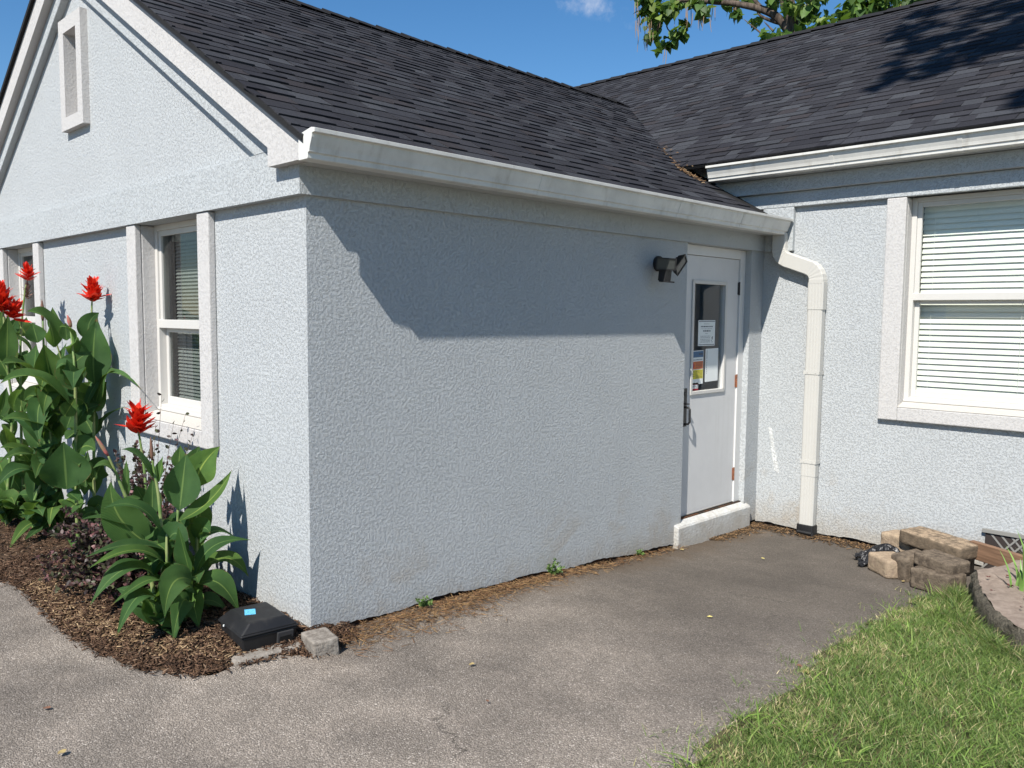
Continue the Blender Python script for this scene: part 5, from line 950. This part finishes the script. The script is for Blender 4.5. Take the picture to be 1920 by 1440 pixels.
# sword-leaved plant in the planter, tiny weeds at the wall foot
m=Mat('sword_leaf',.45,.4); m.col(m.mix(m.ramp(m.noise(9,3),.3,.7),(.12,.24,.05),(.22,.36,.09))); M_sword=m.m
def sword(label,c,n,hmin,hmax,seed,spread=.10):
    e=empty('iris_plant',c,label=label,cat='plant'); R=random.Random(seed); mb=MB()
    for i in range(n):
        a=R.uniform(0,6.3); d=Vector((math.cos(a),math.sin(a),0)); h=R.uniform(hmin,hmax); l=R.uniform(.05,.5); w=R.uniform(.008,.015); s=Vector((-d.y,d.x,0)); b=Vector((R.uniform(-spread,spread),R.uniform(-spread,spread),-.02)); vs=[]
        for k in range(7):
            t=k/6; p=b+Vector((0,0,h*t*(1-.15*l*t)))+d*(l*h*t*t); ww=w*(1-t**2.2)+.0004; vs+=[p-s*ww,p+d*ww*.3,p+s*ww]
        mb.add(vs,[(3*k,3*k+1,3*k+4,3*k+3) for k in range(6)]+[(3*k+1,3*k+2,3*k+5,3*k+4) for k in range(6)])
    mb.keep=True; mb.build('leaves',M_sword,e,smooth=True); return e
sword('clump of bright green sword-shaped leaves growing in the planter soil',(2.36,3.30,.06),44,.12,.34,3,.12)
sword('second sword-leaved clump further along the planter beside the board',(2.62,3.10,.06),36,.10,.28,4,.14)
def weed(label,x,y,h,n,seed):
    e=empty('weed',(x,y,float(gz(x,y))),label=label,cat='weed'); R=random.Random(seed); mb=MB(); P=[];D=[]
    for i in range(n):
        a=R.uniform(0,6.3); e2=Vector((math.cos(a)*h*R.uniform(.2,.7)+.02,math.sin(a)*h*R.uniform(.2,.8),h*R.uniform(.4,1.1))); q=smooth_path([(0,0,0),e2*.5+Vector((0,0,.01)),e2],4); mb.tube(q,.0012,4)
        for p in q[2:]:
            for _ in range(3): P.append(tuple(p)); D.append((R.gauss(0,1),R.gauss(0,1),R.gauss(.3,.6)))
    mb.build('stalks',M_stem,e); P=np.array(P);D=np.array(D); leaves_np('foliage',P,D,rng.uniform(.010,.020,len(P)),pal(len(P),[(.09,.17,.04),(.14,.22,.06)],[1,1]),M_purple,e)
weed('small dark weed in the straw at the side wall foot, nearer the corner',.045,.66,.06,9,1)
weed('taller weed at the middle of the side wall foot',.04,1.72,.11,10,2)
weed('tiny weed sprig in the wall crack near the doorstep',.03,2.66,.05,6,3)
# fallen leaves on the drive
m=Mat('fallen_leaf',.8); m.col(m.mix(m.noise(40,3),(.42,.33,.14),(.24,.17,.08))); M_fl=m.m; m=Mat('yellow_leaf',.7); m.col((.55,.47,.16)); M_yl=m.m; m=Mat('brown_leaf',.85); m.col((.16,.08,.05)); M_br=m.m
def dead(label,x,y,s,mt,seed,group='leaves scattered on the asphalt'):
    s*=.62
    R=random.Random(seed); mb=MB(); a=R.uniform(0,6.3); d=Vector((math.cos(a),math.sin(a),0)); sd=Vector((-d.y,d.x,0)); vs=[]
    for k in range(7):
        t=k/6; w=s*.34*math.sin(math.pi*(.05+.93*t)); p=d*(s*(t-.5))+Vector((0,0,.004+.25*s*(t-.5)**2+R.uniform(0,.06)*s)); vs+=[p-sd*w+Vector((0,0,w*R.uniform(.2,.7))),p,p+sd*w+Vector((0,0,w*R.uniform(.1,.6)))]
    mb.add(vs,[(3*k,3*k+1,3*k+4,3*k+3) for k in range(6)]+[(3*k+1,3*k+2,3*k+5,3*k+4) for k in range(6)]); mb.keep=True
    o=mb.build('fallen_leaf',mt,smooth=True); o.location=(x,y,float(gz(x,y))+.006); tag(o,label,'leaf',group)
for args in [('yellowed leaf curled on the asphalt left of the door',1.14,1.80,.055,M_yl,1),('small pale leaf on the asphalt halfway to the doorstep',.632,3.362,.05,M_yl,2),('pale dry leaf flat on the asphalt right of the corner brick',.792,.346,.05,M_fl,4),('dark brown leaf on the left asphalt',-.082,-1.155,.05,M_br,5),('long tan leaf near the bottom left of the asphalt',.32,-1.22,.06,M_fl,7),('dark leaf scrap alone in the middle of the near asphalt',1.10,.15,.03,M_br,9),('curled tan leaf at the notch of the grass edge',1.86,1.44,.085,M_fl,10),('brown leaf beside it, right at the notch of the grass edge',1.80,1.50,.05,M_br,11),('orange-tan leaf against the doorstep end',.125,3.08,.06,M_fl,12),('orange leaf at the foot of the upright dark block',1.53,3.60,.05,M_fl,13)]: dead(*args)
n=150; xv=np.concatenate([rng.uniform(-.62,-.40,115),rng.uniform(-1.2,-.62,35)]); yv=4.1+(np.array([zr(float(q)) for q in xv])-2.875)/.585; xv=xv+rng.normal(0,.035,n); yv=np.maximum(yv+rng.normal(0,.04,n),4.05)
P=np.stack([xv,yv,np.array([max(zr(float(a)),zm(float(b)) if b>4.1 else 0) for a,b in zip(xv,yv)])+rng.uniform(.004,.022,n)],1)
tag(sticks('valley_litter',P,rng.uniform(.012,.045,n),rng.uniform(.003,.010,n),rng.uniform(.001,.004,n),pal(n,[(.30,.18,.09),(.42,.30,.18),(.14,.085,.05)],[3,2,2]),M_chip,.3),'dry leaf crumbs caught in the valley between the two roofs','leaf litter',kind='stuff')
# ------------------------------------------------------------------ trees
m=Mat('tree_bark',.9); b_=m.noise(9,6,.7,vec=m.scaled((1,1,.25))); m.col(m.mix(m.ramp(b_,.35,.65),(.035,.026,.020),(.13,.10,.08))); m.bump(b_,.03,.8); M_bark=m.m
m=Mat('tree_leaf',.55,.35); m.col(m.attr()); tr=m.N('ShaderNodeBsdfTranslucent'); tc2=m.mix(.5,m.attr(),(.22,.36,.03)); m.l.new(tc2,tr.inputs[0]); ms=m.N('ShaderNodeMixShader'); ms.inputs[0].default_value=.35; m.l.new(m.b.outputs[0],ms.inputs[1]); m.l.new(tr.outputs[0],ms.inputs[2]); m.l.new(ms.outputs[0],m.o.inputs[0]); M_tleaf=m.m
m=Mat('seed_pod',.8); m.col(m.mix(m.noise(3,3),(.20,.12,.08),(.36,.27,.16))); M_pod=m.m
def big_leaves(name,P,D,size,cols,parent):
    """heart-shaped drooping leaves"""
    n=len(P); D=D/np.linalg.norm(D,axis=1,keepdims=True); rv=rng.normal(size=(n,3))*.5+np.array([0,-.3,1.]); S_=np.cross(D,rv); S_/=np.linalg.norm(S_,axis=1,keepdims=True); U=np.cross(S_,D); L=size[:,None]
    prof=[(0,0,0),(-.06,.28,.05),(.18,.46,.10),(.50,.36,.06),(.80,.15,-.02),(1.0,0,-.08)]
    c=[P+D*L*a+S_*L*b+U*L*h for a,b,h in prof]+[P+D*L*a-S_*L*b+U*L*h for a,b,h in prof[1:5]]+[P+D*L*.2,P+D*L*.5-U*L*.0,P+D*L*.8-U*L*.05]
    V=np.stack(c,1).reshape(-1,3)
    tri=np.array([(0,1,2),(0,2,10),(10,2,3),(10,3,11),(11,3,4),(11,4,12),(12,4,5),(0,7,6),(0,10,7),(10,8,7),(10,11,8),(11,9,8),(11,12,9),(12,5,9)]); F=(np.arange(n)[:,None,None]*13+tri[None]).reshape(-1,3)
    return npmesh(name,V,F,M_tleaf,parent,cols=np.repeat(cols,14,0))
GREENS=[(.04,.085,.02),(.06,.12,.025),(.09,.165,.032),(.17,.235,.055)]
def ball(c,r,n,flat=.8):
    q=rng.normal(size=(n,3)); q/=np.linalg.norm(q,axis=1,keepdims=True); q*=(rng.random((n,1))**.45)*r; q[:,2]*=flat; return np.array(c)+q
cat=empty('broadleaf_tree',(-3.9,12.5,-.2),label='large-leaved tree with hanging seed pods, rising behind the main roof ridge',cat='tree'); off=np.array([-3.9,12.5,-.2])
mb=MB(); mb.tube(smooth_path([tuple(np.array(p)-off) for p in [(-3.3,12.6,-.2),(-3.5,12.5,3),(-3.75,12.5,5.5)]]+[tuple(np.array(LIMBS[0][1])-off),tuple(np.array(LIMBS[0][3])-off),(-4.3+3.9,0.2,10.6)],5),[.24]*5+[.22]*5+[.2]*5+[.13]*5+[.09]*5+[.04],10); mb.build('trunk',M_bark,cat,smooth=True)
mb=MB()
for i,b in enumerate(LIMBS[1:]):
    q=smooth_path([tuple(np.array(p)-off) for p in b],5); r0=.085 if i in (0,7) else (.05 if i in (1,2,4) else .025); mb.tube(q,[r0*(1-.8*k/(len(q)-1)) for k in range(len(q))],7)
for b in [[(-4.2,12.5,8.2),(-5.5,12.8,9.4),(-7.2,12.9,9.6)],[(-4.2,12.5,8.6),(-3.0,12.0,9.6),(-1.6,12.2,9.9)],[(-4.3,12.6,9.2),(-4.6,13.6,10.4),(-4.9,14,11.2)],[(-4.3,12.6,9.6),(-4.0,11.6,10.8),(-3.8,11.2,11.4)]]:
    q=smooth_path([tuple(np.array(p)-off) for p in b],5); mb.tube(q,[.07*(1-.8*k/(len(q)-1)) for k in range(len(q))],7)
mb.build('limbs',M_bark,cat,smooth=True)
P=[];
for x,y,z,r,n in CLUSTERS: P.append(ball((x,y,z),r*1.15,int(n*1.35)))
for c,r,n in [((-7.2,12.9,9.7),1.0,240),((-5.6,12.8,9.5),1.0,240),((-1.8,12.2,9.9),1.1,260),((-3.0,12.1,9.6),.9,200),((-4.8,13.9,11.0),1.2,280),((-3.8,11.3,11.3),1.1,260),((-4.3,12.6,11.2),1.2,260),((-2.6,12.6,8.6),.8,160),((-6.6,12.6,8.9),.7,120)]: P.append(ball(c,r,n))
P=np.concatenate(P)-off; n=len(P); Dn=rng.normal(size=(n,3))*.55+np.array([0,-.15,-.75]); big_leaves('crown',P,Dn,rng.uniform(.12,.21,n),pal(n,GREENS,[3,4,3,1.6]),cat)
for x,y,z in PODS:
    mb=MB()
    for _ in range(2):
        p=Vector((x+random.uniform(-.12,.12),y+random.uniform(-.2,.2),z+random.uniform(-.05,.1)))-Vector(off); L=random.uniform(.28,.46); dx=random.uniform(-.05,.05); mb=MB(); mb.tube([p,p+Vector((dx*.3,0,-L*.5)),p+Vector((dx,0,-L))],[.006,.008,.003],5); mb.build('seed_pod',M_pod,cat)
def tree(name,label,base,h,crowns,leafsize,per,seed,lean=(0,0),rt=.16):
    e=empty(name,base,label=label,cat='tree'); R=random.Random(seed); mb=MB(); top=Vector((lean[0],lean[1],h)); q=smooth_path([(0,0,-.3),top*.35+Vector((.1,.05,0)),top*.7,top],6); mb.tube(q,[rt*(1-.8*k/(len(q)-1)) for k in range(len(q))],9)
    mb.build('trunk',M_bark,e,smooth=True); mb=MB(); P=[]
    for (c,r) in crowns:
        a=q[R.randrange(len(q)//2,len(q)-2)]; c=Vector(c); mb.tube(smooth_path([a,a.lerp(c,.5)+Vector((0,0,.3)),c],5),[rt*.38*(1-.8*k/10) for k in range(11)],6); P.append(ball(tuple(c),r,int(per*r*r)))
    mb.build('limbs',M_bark,e,smooth=True); P=np.concatenate(P); n=len(P); Dn=rng.normal(size=(n,3))*.6+np.array([0,0,-.6]); big_leaves('crown',P,Dn,rng.uniform(leafsize*.7,leafsize*1.3,n),pal(n,GREENS,[3,4,3,1.2]),e); return e
tree('broadleaf_tree','small tree whose green top just shows over the left end of the main ridge',(-8.6,15.2,-.2),6.4,[((0,0,6.5),1.0),((.4,.2,7.05),.55),((-.8,.3,6.2),.9),((.7,-.3,6.0),.8),((0,.3,7.2),.62)],.16,320,3)
tree('broadleaf_tree','distant tree past the left end of the gable roof',(-31.0,4.3,-.5),9.0,[((0,0,8.6),1.6),((1.6,.5,7.4),1.5),((-1.5,0,7.6),1.5),((.5,-.6,9.3),1.2),((.6,1,6.2),1.6),((2.2,-.8,6.6),1.2)],.22,260,8)
# street tree standing out of frame to the right; its overhanging limb shades the upper right of the roof
tb=Vector((11.0,-1.0,-.1)); cr_pts=[]
for P_,r_c in [((.75,5.55,3.73),.36),((1.03,5.85,3.90),.42),((1.40,6.12,4.06),.50),((.15,7.50,4.87),.34),((.20,6.94,4.54),.36),((.62,6.40,4.22),.44),((1.25,7.0,4.57),.55),((1.85,6.60,4.34),.6),((2.5,6.3,4.2),.7),((1.98,4.55,3.14),.20),((.42,5.95,3.97),.16)]: cr_pts.append((tuple(Vector(P_)+SUN_DIR*11-tb),r_c))
cr_pts+= [((-4.2,-.6,12.9),1.0),((-2.6,0,13.2),1.3),((-1.0,.4,13.0),1.5),((.5,-.3,12.4),1.6),((.2,1.2,11.8),1.4),((1.6,.2,12.6),1.3)]
tree('broadleaf_tree','street tree to the right whose limb casts the leafy shade on the main roof',tuple(tb),11.6,cr_pts,.2,300,15,rt=.26)
